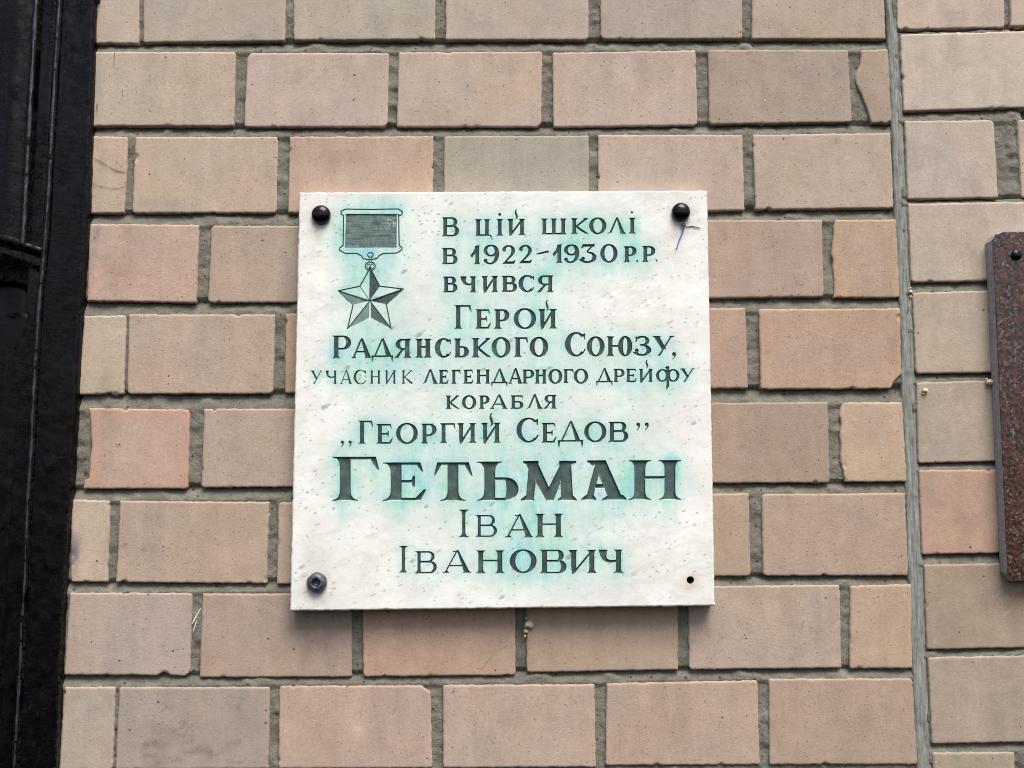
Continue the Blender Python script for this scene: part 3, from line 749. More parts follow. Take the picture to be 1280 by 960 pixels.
def glyph(ch, W, H, s, t, f):
    g = []
    th = t * 0.9
    if ch == 'В':
        xc = f + s / 2; xs = xc
        g += [stem(xc, s, 0, H, f, 0, f, 0, th)]
        g += bowl(xs, W * .90, H * .50, H, s * .9, t) + bowl(xs, W, 0, H * .50 + t * .8, s, t)
    elif ch == 'Р':
        xc = f + s / 2; g += [stem(xc, s, 0, H, f, f, f, 0, th)] + bowl(xc, W, H * .38, H, s, t)
    elif ch == 'Ь':
        xc = f + s / 2; g += [stem(xc, s, 0, H, f, 0, f, f * .9, th)] + bowl(xc, W, 0, H * .60, s, t)
    elif ch == 'Б':
        xc = f + s / 2; g += [stem(xc, s, 0, H, f, 0, f, 0, th), rect(xc, H - t, W * .93, H), flag(W * .93, H, W * .04, H * .24, s * .45)] + bowl(xc, W, 0, H * .58, s, t)
    elif ch == 'Г':
        xc = f + s / 2; g += [stem(xc, s, 0, H, f, f, f, 0, th), rect(xc, H - t, W * .93, H), flag(W * .93, H, W * .07, H * .30, max(t, s * .42))]
    elif ch == 'Е':
        xc = f + s / 2
        g += [stem(xc, s, 0, H, f, 0, f, 0, th), rect(xc, H - t, W * .86, H), flag(W * .86, H, W * .07, H * .25, max(t * .8, s * .34)),
              rect(xc, 0, W * .86, t), [(W * .86 - max(t, s * .5), 0), (W * .86, 0), (W, H * .30), (W - s * .2, H * .30), (W * .84 - s * .3, t)],
              rect(xc, H * .5 - t * .5, W * .70, H * .5 + t * .5), [(W * .70 - t * .9, H * .5), (W * .70, H * .36), (W * .74, H * .36), (W * .74, H * .65), (W * .70, H * .65)]]
    elif ch in 'ЦШ':
        n = 2 if ch == 'Ц' else 3
        ww = W if ch == 'Ш' else W * .94
        for i in range(n):
            xc = f + s / 2 + (ww - 2 * f - s) * i / (n - 1)
            g += [stem(xc, s, 0, H, 0.4 * f if i == 0 else 0, 0, f, f, th)]
        g += [rect(f, 0, ww - f, t)]
        if ch == 'Ц': g += [[(ww - f - s * .6, t), (W, t * .6), (W * 1.08, -H * .16), (W * 1.05, -H * .34), (W * 1.0, -H * .08), (W * .92, 0)]]
        else: g += [[(ww - f - 1, 0), (W, 0), (W, th * .4), (ww - f - 1, t * 1.5)]]
    elif ch == 'І':
        g += [stem(W / 2, s, 0, H, f, f, f, f, th)]
    elif ch in 'ИЙ':
        x0 = f + s / 2; x1 = W - f - s / 2
        g += [[(x0 - s / 2 - f, H), (x0 + s / 2 + f * .6, H), (x0 + s * .48, H - th), (x0 + s * .42, 0 + H * .05), (x0 - s * .30, -H * .07), (x0 - s * .42, H * .3), (x0 - s * .45, H - th - f), (x0 - s / 2 - f, H - th * .5)],
              stem(x1, s, 0, H, f, f, f, f, th),
              line(x0 - s * .12, -H * .02, x1 + s * .1, H - th * .3, t * 1.15, t * 1.15)]
        if ch == 'Й': pass
    elif ch == 'К':
        xc = f + s / 2
        g += [stem(xc, s, 0, H, f, f, f, f, th), line(xc + s * .3, H * .44, W * .88, H * .98, t, t * 1.3), rect(W * .70, H - th * .8, W * .95, H)]
        k = np.concatenate([bez((xc + s * .7, H * .52), (W * .66, H * .26), (W * 1.04, -H * .01), 9), bez((W * .80, H * .03), (W * .56, H * .16), (xc + s * .5, H * .40), 9)])
        if s < 3: k = line(xc + s * .4, H * .5, W * .97, 0, t, s)
        g += [k]
    elif ch == 'О':
        g += [ring(W / 2, H / 2, W / 2, H / 2 + .4, s, t)]
    elif ch == '0':
        g += [ring(W / 2, H / 2, W / 2, H / 2 + .2, s, t)]
    elif ch == 'С':
        g += [arc(W * .53, H / 2, W * .53, H / 2 + .4, s, t, 42, 318, 44, dx=W * .03),
              [(W * .86, H * .93), (W * .97, H * .97), (W * .97, H * .70), (W * .92, H * .70)],
              [(W * .80, H * .10), (W * .86, H * .08), (W, H * .28), (W * .95, H * .32)]]
    elif ch in 'ЛАД':
        ap = W * .52
        if ch == 'Л':
            g += [line(ap - s * .1, H * 1.0, W * .16, H * .07, t, t * 1.2), diag(W - f - s * .45, 0, ap, H * 1.06, s * 1.05, t * .9), [(W - f * 2.2 - s, 0), (W, 0), (W, th * .4), (W - f - s * .2, th * 1.6)],
                  list(bez((0, H * .02), (W * .06, H * .14), (W * .20, H * .10))) + list(bez((W * .26, H * .24), (W * .16, H * .02), (0, H * .0)))]
        elif ch == 'А':
            flat = s > 9
            if flat:
                g += [diag(W * .165, 0, W * .40, H, 8.6, 8.2), diag(W * .775, 0, W * .39, H, s * 1.15, s * 1.1), [(W * .13, H), (W * .475, H), (W * .475, H - th), (W * .26, H - th * 2.2), (W * .19, H - th * 1.2), (W * .13, H - th * .8)],
                      rect(W * .26, H * .29, W * .62, H * .29 + t * 1.5),
                      [(0, 0), (W * .33, 0), (W * .33, th * .5), (W * .27, th * 1.9), (W * .10, th * 1.9), (0, th * .5)], [(W * .46, 0), (W, 0), (W, th * .5), (W * .92, th * 1.9), (W * .60, th * 1.9), (W * .46, th * .5)]]
            else:
                g += [diag(W * .09, 0, ap - s * .12, H * .98, t, t), diag(W * .86, 0, ap, H * 1.05, s * 1.12, t * 1.1), rect(W * .25, H * .30, W * .70, H * .30 + t * .85),
                      [(0, 0), (W * .24, 0), (W * .24, th * .3), (W * .16, th * 1.5), (W * .05, th * .8), (0, th * .4)], [(W * .80 - s * .6, 0), (W, 0), (W, th * .4), (W * .93, th * 1.2), (W * .76, th * 1.2)]]
                if H > 26: g += [rect(W * .36, H - th * .8, W * .55, H)]
        else:
            g += [diag(W * .16, t * .5, ap - s * .1, H, t, t * .9), diag(W * .80, t * .5, ap, H * 1.05, s * 1.1, t), rect(W * .05, 0, W * .96, t * .9),
                  [(0, t * .9), (W * .10, t * .9), (W * .09, -H * .12), (W * .05, -H * .36), (W * .02, -H * .16)], [(W * .90, t * .9), (W, t * .9), (W * .985, -H * .14), (W * .96, -H * .36), (W * .92, -H * .12)]]
    elif ch == 'Н':
        x0 = f + s / 2; x1 = W - f - s / 2
        g += [stem(x0, s, 0, H, f, f, f, f, th), stem(x1, s, 0, H, f, f, f, f, th), rect(x0, H * .52, x1, H * .52 + t)]
    elif ch == 'Ч':
        x1 = W - f - s / 2
        k = np.concatenate([[(0, H), (f + s * 1.25, H), (f + s * 1.1, H - th)], bez((f + s, H * .72), (f + s * 1.1, H * .46), (x1, H * .60), 9), bez((x1, H * .50), (f + s * .6, H * .30), (f * .8, H * .74), 9), [(0, H - th * .5)]])
        g += [stem(x1, s, 0, H, f, f, f, f * .6, th), k]
    elif ch == 'Я':
        x1 = W - f - s / 2
        b = bowl(W - x1, W * .93, H * .42, H, s * .95, t)
        g += [stem(x1, s, 0, H, f, f, 0, f, th)] + [[(W - p[0], p[1]) for p in q] for q in b]
        g += [np.concatenate([bez((x1 - s * .2, H * .52), (W * .40, H * .30), (W * .24, 0), 8), [(0, 0), (0, th * .35)], bez((W * .08, th * .8), (W * .24, H * .26), (W * .42, H * .44), 8)])]
    elif ch == 'Ю':
        xc = f + s / 2; rx = (W - f - s * 1.5) * .42
        g += [stem(xc, s, 0, H, f, f, f, f, th), rect(xc, H * .47, W - 2 * rx + s * .3, H * .47 + t), ring(W - rx, H / 2, rx, H / 2 + .4, s, t)]
    elif ch == 'З':
        g += [arc(W * .42, H * .75, W * .46, H * .26, s * .8, t, -88, 150), arc(W * .40, H * .285, W * .60, H * .295, s, t, -162, 88),
              [(W * .0, H * .70), (W * .10, H * .70), (W * .14, H * .93), (W * .02, H * .99)], ell(W * -.0 + s * .3, H * .27, s * .42, s * .42, n=14), rect(W * .30, H * .50, W * .52, H * .50 + t)]
    elif ch == '3':
        g += [rect(W * .10, H - t * 1.6, W * .86, H), [(0.0, H * .80), (W * .10, H), (W * .26, H), (W * .22, H - t * 1.6), (W * .05, H * .78)], line(W * .84, H, W * .36, H * .60, t * .9, t),
              arc(W * .40, H * .30, W * .58, H * .31, s, t, -160, 95, dy=.3), ell(s * .5, H * .24, s * .45, s * .42, n=14)]
    elif ch == '1':
        xc = W * .68
        g += [stem(xc, s, 0, H * .97, f, f, 0, 0, th), [(xc - s / 2, H * .97), (xc + s / 2, H * 1.03), (xc + s / 2, H * .8), (W * .16, H * .36), (0, H * .46), (W * .06, H * .34), (W * .22, H * .50), (xc - s * .6, H * .86)],
              [(W * .0, H * .48), (W * .18, H * .34), (W * .42, H * .58), (W * .34, H * .70)]]
    elif ch == '9':
        g += [ring(W * .48, H * .70, W * .48, H * .305, s * .9, t), arc(W * .42, H * .52, W * .58, H * .53, s, t, -140, 50), ell(W * .13, H * .20, s * .45, s * .42, n=14)]
    elif ch == '2':
        g += [arc(W * .46, H * .70, W * .46, H * .305, s * .9, t, -35, 165), ell(s * .5, H * .74, s * .45, s * .42, n=14),
              np.concatenate([bez((W * .92, H * .62), (W * .72, H * .36), (W * .24, t * .8), 8), bez((0, 0), (W * .42, H * .30), (W * .66, H * .58), 8)]),
              [(0, 0), (W * .84, 0), (W * .97, H * .20), (W * .90, H * .20), (W * .74, t * 1.5), (W * .20, t * 1.5)]]
    elif ch == '-':
        g += [[(0, 0), (W * .3, H * .2), (W, H), (W * .93, H * 2.0), (W * .3, H), (0, H * .6)]]
    elif ch == '.':
        g += [ell(W / 2, H / 2, W / 2, H / 2, n=14)]
    elif ch == ',':
        g += [ell(W * .42, H * .72, W * .42, W * .42, n=16), np.concatenate([bez((W * .84, H * .72), (W * .9, H * .3), (W * .05, 0), 7), bez((W * .0, H * .06), (W * .5, H * .3), (W * .45, H * .62), 7)])]
    elif ch == 'У':
        g += [diag(W * .52, H * .34, W * .17, H, s * .95, s * 1.1), diag(W * .30, 0, W * .86, H, t * 1.1, t), [(0, H), (W * .40, H), (W * .40, H - th * .35), (W * .30, H - th), (W * .06, H - th), (0, H - th * .4)],
              [(W * .72, H), (W, H), (W, H - th * .4), (W * .90, H - th * .9), (W * .78, H - th * .8)], [(W * .20, 0), (W * .36, 0), (W * .44, H * .16), (W * .36, H * .14)]]
    elif ch == 'Ф':
        g += [ring(W * .27, H / 2, W * .27, H / 2, s, t), ring(W * .73, H / 2, W * .27, H / 2, s, t), stem(W / 2, s, -H * .40, H * 1.22, 0, 0, 0, 0, th),
              [(W / 2 - s * .5, -H * .3), (W / 2 + s * .5, -H * .3), (W / 2 - s * .3, -H * .62), (W / 2 - s * .55, -H * .6)], [(W / 2 - s * 1.0, H * 1.12), (W / 2 + s * .5, H * 1.26), (W / 2 + s * .4, H), (W / 2 - s * .4, H)]]
    elif ch == 'Т':
        xc = W * .48
        g += [stem(xc, s, 0, H, f, f, 0, 0, th), rect(W * .08, H - t, W * .88, H), flag(W * .88, H, W * .10, H * .36, s * .36), [(W - p[0] - W * .06, p[1]) for p in flag(W * .86, H, W * .08, H * .34, s * .34)]]
    elif ch == 'М':
        g += [diag(W * .155, 0, W * .235, H, s * .62, s * .8), diag(W * .83, 0, W * .79, H, s * .98, s * .98),
              [(W * .06, H), (W * .285, H), (W * .58, H * .10), (W * .54, 0), (W * .46, 0), (W * .14, H * .78)],
              [(W * .74, H), (W * .50, H * .34), (W * .46, 0), (W * .58, 0), (W * .80, H * .78)],
              [(W * .04, H), (W * .30, H), (W * .28, H - th), (W * .12, H - th * 1.8), (W * .04, H - th * .8)], [(W * .70, H), (W * .99, H), (W * .99, H - th * .8), (W * .88, H - th * 1.9), (W * .68, H - th)],
              [(0, 0), (W * .24, 0), (W * .24, th * .5), (W * .20, th * 1.9), (W * .08, th * 1.9), (0, th * .5)], [(W * .66, 0), (W, 0), (W, th * .5), (W * .93, th * 1.9), (W * .74, th * 1.9), (W * .66, th * .5)]]
    elif ch == 'accent':
        g += [np.concatenate([bez((W * .5, H), (W * -.05, H * .72), (W * .35, H * .45), 8), bez((W * .55, H * .2), (W * .35, H * .1), (W * .2, 0), 4), bez((W * .9, H * .15), (W * 1.05, H * .40), (W * .72, H * .60), 8), bez((W * .55, H * .80), (W * .65, H * .92), (W * .85, H * 1.0), 4)])]
    return g

# (char, x0, x1, y top, y base [, stem override])
LINES = [
 (5.2, 2.1, 1.6, [('В',552.3,573.8,271.6,295.6),('Ц',593.5,614,274,295),('І',620.4,629,273.8,294.8),('.',622.8,626.4,266.2,270),('Й',634.2,656.6,273.5,294),('accent',642.5,647.5,261.8,275),
   ('Ш',676.3,708.2,273.2,293.2),('К',713.6,736,272.7,292.7),('О',736.4,757.9,272.2,292.6),('Л',759.3,782.5,272.8,292.5),('І',785.6,795,272.2,292),('.',788.4,791.4,264,267)]),
 (5.2, 2.1, 1.5, [('В',552.3,572,310,330.4),('1',588,600.5,306.8,330.4),('9',604.4,624,306,330.4),('2',627.5,645.2,306.4,330),('2',648.5,666.2,306.2,329.2),('-',670.6,686.5,315.6,318.2),
   ('1',690.6,703.2,305.6,328.8),('9',705,724.2,305.6,328.8),('3',726.3,746,305.2,328.8),('0',750.3,772,305.2,328.4),('Р',779.4,795.6,307.8,327.8),('.',795.2,798,325,327.8),('Р',802.5,819.2,307.5,327.6),('.',819.4,821.8,324.2,326.8)]),
 (5.3, 2.1, 1.6, [('В',553.5,571.8,345.6,365.6),('Ч',575.4,595.8,345.4,365.6),('И',602,622.7,345,365.4),('В',627,646.4,344.8,365),('С',648,668.3,344.2,365),('Я',671,692,344.2,365.4)]),
 (6.0, 2.3, 1.8, [('Г',568,589.5,381.4,411.2),('Е',594.2,614,386.6,411),('Р',617.4,636.8,386.5,411.2),('О',642,670.2,385.6,411.2),('Й',673,696,386.3,410.8),('accent',681.2,686,374.6,390)]),
 (6.2, 2.3, 1.8, [('Р',415.4,438.9,419.4,448),('А',439.4,464,424,447.8),('Д',464.2,491.4,424,446.4),('Я',493,514,423.6,447.5),('Н',519.2,539.6,423.5,447.3),('С',543.5,564.2,423,447),('Ь',567.1,586.3,423.1,447),
   ('К',589.6,614,422.6,446.9),('О',614.4,638.2,421.7,446.8),('Г',642.3,660.2,421.6,446.5),('О',662,685.2,421.4,446),('С',706.2,732.2,415.5,445.4),('О',733.5,755.8,420.8,445.4),('Ю',758,790.4,420.4,445.4),('З',794.2,814.2,420,444.8),('У',815.6,843,420,444.8),(',',840,846,440,449.4)]),
 (2.6, 1.15, 1.0, [('У',387.5,403.8,463.2,480),('Ч',407,421.2,463.2,480),('А',425,440.2,462.8,480),('С',442,458.2,462.6,480.2),('Н',462.4,475.8,463,479.8),('И',481,495.2,463,479.8),('К',502,515.8,463,479.8),
   ('Л',528,547.2,462.4,480,4.2,2.1),('Е',548.4,561,462.4,480,4.2,2.1),('Г',564.2,576,462.3,480,4.2,2.1),('Е',579.2,592.2,462,479.8,4.2,2.1),('Н',595,612.6,461.9,479.8,4.2,2.1),('Д',613.8,634.6,461.6,479.3,4.2,2.1),('А',635.6,652.8,461,479.8,4.2,2.1),('Р',653,667.8,461.9,479.7,4.2,2.1),('Н',668.6,683.4,461.9,479.7,4.2,2.1),
   ('О',685.4,703,461.6,479.7,4.3,2.0),('Г',704.2,717.4,461.4,478.9,4.2,2.1),('О',717,735.2,461.2,479.4,4.3,2.0),('Д',745,765.8,460.8,478,4.1,2.0),('Р',766.8,780.8,461,477.8,4.0,2.0),('Е',782.4,796.2,460.9,477.8,3.9,2.0),('Й',798.7,816,461,477.8,3.7,1.8),('accent',806,810.6,450,460.4),
   ('Ф',820,849.4,461.4,477.4,3.8,1.8),('У',849.8,868.8,460.6,477.4,3.7,1.8)]),
 (4.4, 2.0, 1.4, [('К',557,574.6,494.4,511.5),('О',577.4,595.3,494.4,511.5),('Р',598.6,612,494.3,511.4),('А',612.4,634.6,493.8,511.4),('Б',638,654.2,494.1,511.3),('Л',658,678.2,493.6,511.2),('Я',679.4,695.8,493.6,511)]),
 (5.5, 2.2, 1.7, [(',',426,430.6,550.3,559.4),(',',435.6,440.4,550,559.4),('Г',448,466.4,525.8,554.8),('Е',470.4,491.4,530,554.8),('О',495,522.3,529,554.8),('Р',526.2,545.7,529.5,554.6),('Г',550,569.6,529,554),('И',571.8,595.2,528.9,553.8),('Й',601.8,625.8,528.5,553.6),('accent',610.8,616.6,516,534),
   ('С',645.6,673.4,522.5,553),('Е',676.8,695.8,528.5,553.4),('Д',697,729,527.2,552.2),('О',730.2,758,527.2,552.6),('В',760.4,785.4,527.2,552.6),(',',795.4,801,527.8,538.4),(',',806,811.8,527.6,538.2)]),
 (15.2, 4.0, 9.5, [('Г',415.4,474,571,626.4),('Е',478.4,533,578,626.3),('Т',542.4,592,577.9,626.5),('Ь',596,648.2,577,626.3),('М',651,721,576.2,626.4),('А',726.6,783.4,575.4,625.6),('Н',785.8,851.4,575.3,625.2)]),
 (7.0, 2.1, 2.6, [('І',573,586.4,637,671.6,4.6,2.0),('В',594.4,621.4,643.8,671.3,4.2,1.9),('А',631,666.4,643.8,671.8),('Н',669,704,642.2,671.8)]),
 (7.2, 2.1, 2.6, [('І',498.4,510,682.4,715.8,4.4,1.8),('В',519,546,689,716.8,4.4,2.0),('А',553,589,688.6,716.2,6.4,2.0),('Н',595,630.8,688,716.8,6.8,2.2),('О',637,670.8,687,716.2),('В',674.4,708.2,687.1,716.8),('И',710.8,746,687.4,716.4),('Ч',748.2,779.4,687,716.2)]),
]
SERIF = {8: {'Г': (8.2, 9.6)}}

# ------------------------------------------------------------------ the marble plaque
YP = -0.034
plq = thing('memorial_plaque', 'square white marble plaque with carved dark green lettering and star medal', 'plaque', (pw(628, 763, YP)[0], YP, pw(628, 763, YP)[1]))
cTL, cTR, cBR, cBL = (pw(x, y, YP) for x, y in ((374, 240.5), (884.3, 238), (893.8, 757.5), (362.3, 764)))
GN = 1040
uu = np.linspace(0, 1, GN)
U, Vv = np.meshgrid(uu, uu, indexing='ij')
GX = ((1 - U) * (1 - Vv)) * cBL[0] + U * (1 - Vv) * cBR[0] + (1 - U) * Vv * cTL[0] + U * Vv * cTR[0]
GZ = ((1 - U) * (1 - Vv)) * cBL[1] + U * (1 - Vv) * cBR[1] + (1 - U) * Vv * cTL[1] + U * Vv * cTR[1]
HX = (cBR[0] - cBL[0]) / (GN - 1); HZ = (cTL[1] - cBL[1]) / (GN - 1)
SD = np.full((GN, GN), 0.05); ID = np.full((GN, GN), -1, np.int32); TONE = np.ones((GN, GN)); DMAX = np.full((GN, GN), 0.0016)

def poly_sdf(P, X, Z):
    P = np.asarray(P, float); d2 = np.full(X.shape, 1e9); ins = np.zeros(X.shape, bool)
    n = len(P)
    for i in range(n):
        ax, az = P[i]; bx, bz = P[(i + 1) % n]
        ex, ez = bx - ax, bz - az; l2 = ex * ex + ez * ez
        if l2 < 1e-16: continue
        t = np.clip(((X - ax) * ex + (Z - az) * ez) / l2, 0, 1)
        d2 = np.minimum(d2, (X - ax - t * ex) ** 2 + (Z - az - t * ez) ** 2)
        c = (az > Z) != (bz > Z)
        with np.errstate(divide='ignore', invalid='ignore'):
            xi = ax + (Z - az) * ex / (ez if ez != 0 else 1e-12)
        ins ^= c & (X < xi)
    d = np.sqrt(d2)
    return np.where(ins, -d, d)

def stamp(shapes, idn, tone=1.0, depth=0.0016, pad=0.004, force=False):
    """shapes: polygons / rings in photo pixels on the plaque face"""
    conv = []
    for sh in shapes:
        if isinstance(sh, tuple) and sh[0] == 'ring':
            conv.append(('ring', pw(np.array(sh[1])[:, 0], np.array(sh[1])[:, 1], YP), pw(np.array(sh[2])[:, 0], np.array(sh[2])[:, 1], YP)))
        else:
            a = np.array([np.array(p, float) for p in sh]); conv.append(pw(a[:, 0], a[:, 1], YP))
    allp = np.concatenate([c[1] if isinstance(c, tuple) else c for c in conv])
    i0 = int((allp[:, 0].min() - pad - cBL[0]) / HX) - 14; i1 = int((allp[:, 0].max() + pad - cBL[0]) / HX) + 14
    j0 = int((allp[:, 1].min() - pad - cBL[1]) / HZ) - 14; j1 = int((allp[:, 1].max() + pad - cBL[1]) / HZ) + 14
    i0, j0 = max(i0, 0), max(j0, 0); i1, j1 = min(i1, GN), min(j1, GN)
    sl = (slice(i0, i1), slice(j0, j1))
    X, Z = GX[sl], GZ[sl]; d = np.full(X.shape, 0.05)
    for c in conv:
        q = np.maximum(poly_sdf(c[1], X, Z), -poly_sdf(c[2], X, Z)) if isinstance(c, tuple) else poly_sdf(c, X, Z)
        d = np.minimum(d, q)
    better = d < SD[sl]
    inside = d < HX * 0.7
    upd = better & (inside | (ID[sl] < 0))
    ID[sl] = np.where(better, idn, ID[sl]); SD[sl] = np.minimum(SD[sl], d)
    TONE[sl] = np.where(better, tone, TONE[sl]); DMAX[sl] = np.where(better, depth, DMAX[sl])

WORD = -1
for li, (s0, t0, f0, chars) in enumerate(LINES):
    WORD += 1; prev = None
    for row in chars:
        ch, x0, x1, yt, yb = row[:5]
        s_ = row[5] if len(row) > 5 else s0; t_ = row[6] if len(row) > 6 else t0
        W, H = x1 - x0, yb - yt
        if prev is not None and li < 8 and ch != ',' and x0 - prev > 8: WORD += 1
        prev = x1
        f_ = f0
        if li == 8: f_ = {'Г': 8.5, 'Е': 9.2, 'Т': 8.2, 'Ь': 8.6, 'Н': 6.4}.get(ch, 8)
        if ch == 'І' and li > 8: f_ = (W - s_) / 2
        if ch == 'І' and li < 8: f_ = (W - s_) / 2 * 0.9
        if ch == 'Н' and li == 8: pass
        gl = glyph(ch, W, H, s_, t_, f_)
        tilt = -0.004
        out = []
        for g in gl:
            if isinstance(g, tuple):
                out.append(('ring', [(x0 + p[0], yb - p[1] + tilt * p[0]) for p in g[1]], [(x0 + p[0], yb - p[1] + tilt * p[0]) for p in g[2]]))
            else: out.append([(x0 + p[0], yb - p[1] + tilt * p[0]) for p in g])
        stamp(out, WORD, 0.955 if li == 8 else 1.0, 0.0036 if li == 8 else 0.0018)
        if li == 8: BIG = WORD

# medal emblem: ids 20 outline lines, 21 ribbon, 22 star facets
def ex(p): return [(410 + x / 10.667, 250 + y / 10.667) for x, y in p]
def est(p): return [(410 + x / 10.667, 325 + y / 10.667) for x, y in p]
def polyline(p, w, closed=False):
    o = []
    n = len(p)
    for i in range(n if closed else n - 1):
        a, b = p[i], p[(i + 1) % n]
        d = np.array(b) - np.array(a); l = np.linalg.norm(d)
        if l < 1e-6: continue
        d = d / l * w * .35
        o.append(line(a[0] - d[0], a[1] - d[1], b[0] + d[0], b[1] + d[1], w))
    return o
stamp([ex([(240, 194), (917, 194), (914, 636), (226, 640)])], 121, 0.86, 0.0012)
stamp(polyline(ex([(180, 198), (172, 152), (240, 122), (600, 126), (760, 122), (935, 121), (990, 155), (985, 195), (955, 208)]), 1.6)
      + polyline(ex([(180, 198), (215, 205)]), 1.2) + polyline(ex([(230, 190), (940, 190)]), 1.1)
      + polyline(ex([(207, 200), (203, 605), (155, 640), (155, 672), (225, 712), (380, 712), (440, 742), (470, 782), (530, 798), (600, 792), (655, 778), (682, 742), (740, 713), (910, 709), (985, 665), (985, 635), (948, 605), (942, 200)]), 1.6), 120, 1.0, 0.0009)
cx, cy = ex([(565, 735)])[0]
R1 = ('ring', ell(cx, cy, 4.2, 3.8, n=40)[:-1], ell(cx, cy, 2.7, 2.3, n=40)[:-1])
cx2, cy2 = ex([(563, 885)])[0]
R2 = ('ring', ell(cx2, cy2, 7.0, 6.2, n=40)[:-1], ell(cx2, cy2, 5.4, 4.6, n=40)[:-1])
R3 = ('ring', ell(cx2 - 2.2, cy2, 2.3, 3.2, n=30)[:-1], ell(cx2 - 2.2, cy2, 1.4, 2.2, n=30)[:-1])
R4 = ('ring', ell(cx2 + 2.2, cy2, 2.3, 3.2, n=30)[:-1], ell(cx2 + 2.2, cy2, 1.4, 2.2, n=30)[:-1])
stamp([R1, R2, R3, R4] + polyline(ex([(548, 745), (548, 860)]), 1.0) + polyline(ex([(583, 745), (583, 860)]), 1.0), 120, 1.0, 0.0008)
top, ur, lr, ll, ul = est([(562, 108), (1003, 388), (840, 915), (260, 918), (138, 412)])
iur, ir, ib, il, iul = est([(690, 350), (777, 592), (560, 772), (333, 602), (425, 350)])
cen = est([(557, 545)])[0]
cR = (cen[0] + .9, cen[1] + .2); cL = (cen[0] - .9, cen[1] + .2)
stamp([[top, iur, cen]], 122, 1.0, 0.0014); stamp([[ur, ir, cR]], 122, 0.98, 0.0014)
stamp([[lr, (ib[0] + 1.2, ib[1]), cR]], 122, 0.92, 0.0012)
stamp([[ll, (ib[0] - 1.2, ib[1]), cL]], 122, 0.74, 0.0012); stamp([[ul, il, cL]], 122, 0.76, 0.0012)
pts = [top, iur, ur, ir, lr, ib, ll, il, ul, iul]
ol = [p for i, p in enumerate(pts)]
segs = []
for i in range(10):
    a, b = ol[i], ol[(i + 1) % 10]
    if (i in (4, 5)): continue
    segs += polyline([a, b], 1.6)
for p in (top, ur, lr, ll, ul): segs += polyline([p, cen], 1.35)
segs += polyline([iul, cen], 0.9)
stamp(segs, 120, 1.0, 0.0010)
# empty screw hole bottom right
hx, hy = 863, 725
stamp([ell(hx, hy, 4.6, 4.6, n=40)], 130, 1.0, 0.02)

# worn ribbon: streaked hatching and a rubbed patch near its upper right corner
qr = pw(489, 278, YP); rub = np.exp(-((GX - qr[0]) / 0.0085) ** 2 - ((GZ - qr[1]) / 0.0085) ** 2)
hatch = 0.10 * vnoise(GX * 60, GZ * 900, 61) + 0.05 * vnoise(GX * 500, GZ * 200, 62)
TONE = np.where(ID == 121, np.clip(0.86 + hatch - 0.75 * rub * np.clip(vnoise(GX * 520, GZ * 520, 63) + 0.25, 0, 1), 0.1, 1), TONE)
TONE = np.where((ID == 122), np.clip(TONE + 0.07 * fbm(GX * 260, GZ * 260, 64), 0, 1), TONE)
qw = pw(495, 347, YP)
# push grid vertices onto the outlines
gx = np.gradient(SD, axis=0) / HX; gz = np.gradient(SD, axis=1) / HZ
gl_ = np.sqrt(gx * gx + gz * gz) + 1e-9
mv = np.where(np.abs(SD) < 0.5 * HX, -SD, 0)
PX = GX + mv * gx / gl_; PZ = GZ + mv * gz / gl_
S2 = np.where(np.abs(SD) < 0.5 * HX, 0, SD)
cutter = np.clip(-S2, 0, None)
dep = np.minimum(DMAX, cutter * np.where(ID == BIG, 3.0, 1.7))
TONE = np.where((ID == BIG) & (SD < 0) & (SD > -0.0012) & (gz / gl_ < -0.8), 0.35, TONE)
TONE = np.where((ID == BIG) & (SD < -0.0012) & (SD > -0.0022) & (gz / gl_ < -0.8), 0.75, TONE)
dep = np.where(ID == 130, np.minimum(0.02, cutter * 30), dep)
# blurred lettering coverage = how far the paint has bled into the stone
cov = ((SD < 0) & (ID != 130)).astype(np.float32)
def fftblur(a, kern):
    n = a.shape[0] + kern.shape[0]
    return np.fft.irfft2(np.fft.rfft2(a, (n, n)) * np.fft.rfft2(kern, (n, n)), (n, n))
DS = 4
cs = cov[:GN // DS * DS, :GN // DS * DS].reshape(GN // DS, DS, GN // DS, DS).mean((1, 3))
def gk(sig, drip=0.0):
    r = int(sig * 3 + drip * 2) + 2; a = np.arange(-r, r + 1); I, J = np.meshgrid(a, a, indexing='ij')
    k = np.exp(-(I * I + J * J) / (2 * sig * sig))
    if drip: k = np.exp(-(I * I) / (2 * sig * sig)) * np.where(J > 0, np.exp(-(J / sig) ** 2 / 2), np.exp(J / drip))
    k /= k.sum(); return k, r
def blur(sig, drip=0.0):
    k, r = gk(sig, drip); o = fftblur(cs, k)
    # axis 1 grows upwards: positive J of the kernel spreads upwards
    return o[r:r + cs.shape[0], r:r + cs.shape[1]]
px_ = 0.00133 / (HX * DS)
st = 1.7 * blur(2.8 * px_) + 0.8 * blur(8 * px_) + 1.0 * blur(6 * px_, 26 * px_) + 2.6 * blur(24 * px_)
st = np.clip(st - 0.10, 0, None); st = 1 - np.exp(-1.7 * st)
ii = np.clip((np.arange(GN) - (DS - 1) / 2) / DS, 0, cs.shape[0] - 1.001); a0 = ii.astype(int); fr = ii - a0
tmp = st[a0] * (1 - fr)[:, None] + st[a0 + 1] * fr[:, None]
STAIN = tmp[:, a0] * (1 - fr)[None] + tmp[:, a0 + 1] * fr[None]
STAIN *= np.clip(0.85 + 0.5 * fbm(GX * 14, GZ * 14, 77), 0.2, 1.3)
bolts_px = [(401, 268, 12.2), (851.5, 264.5, 11.8), (396, 728, 12.0)]
RUST = np.zeros_like(GX); GRIME = np.zeros_like(GX)
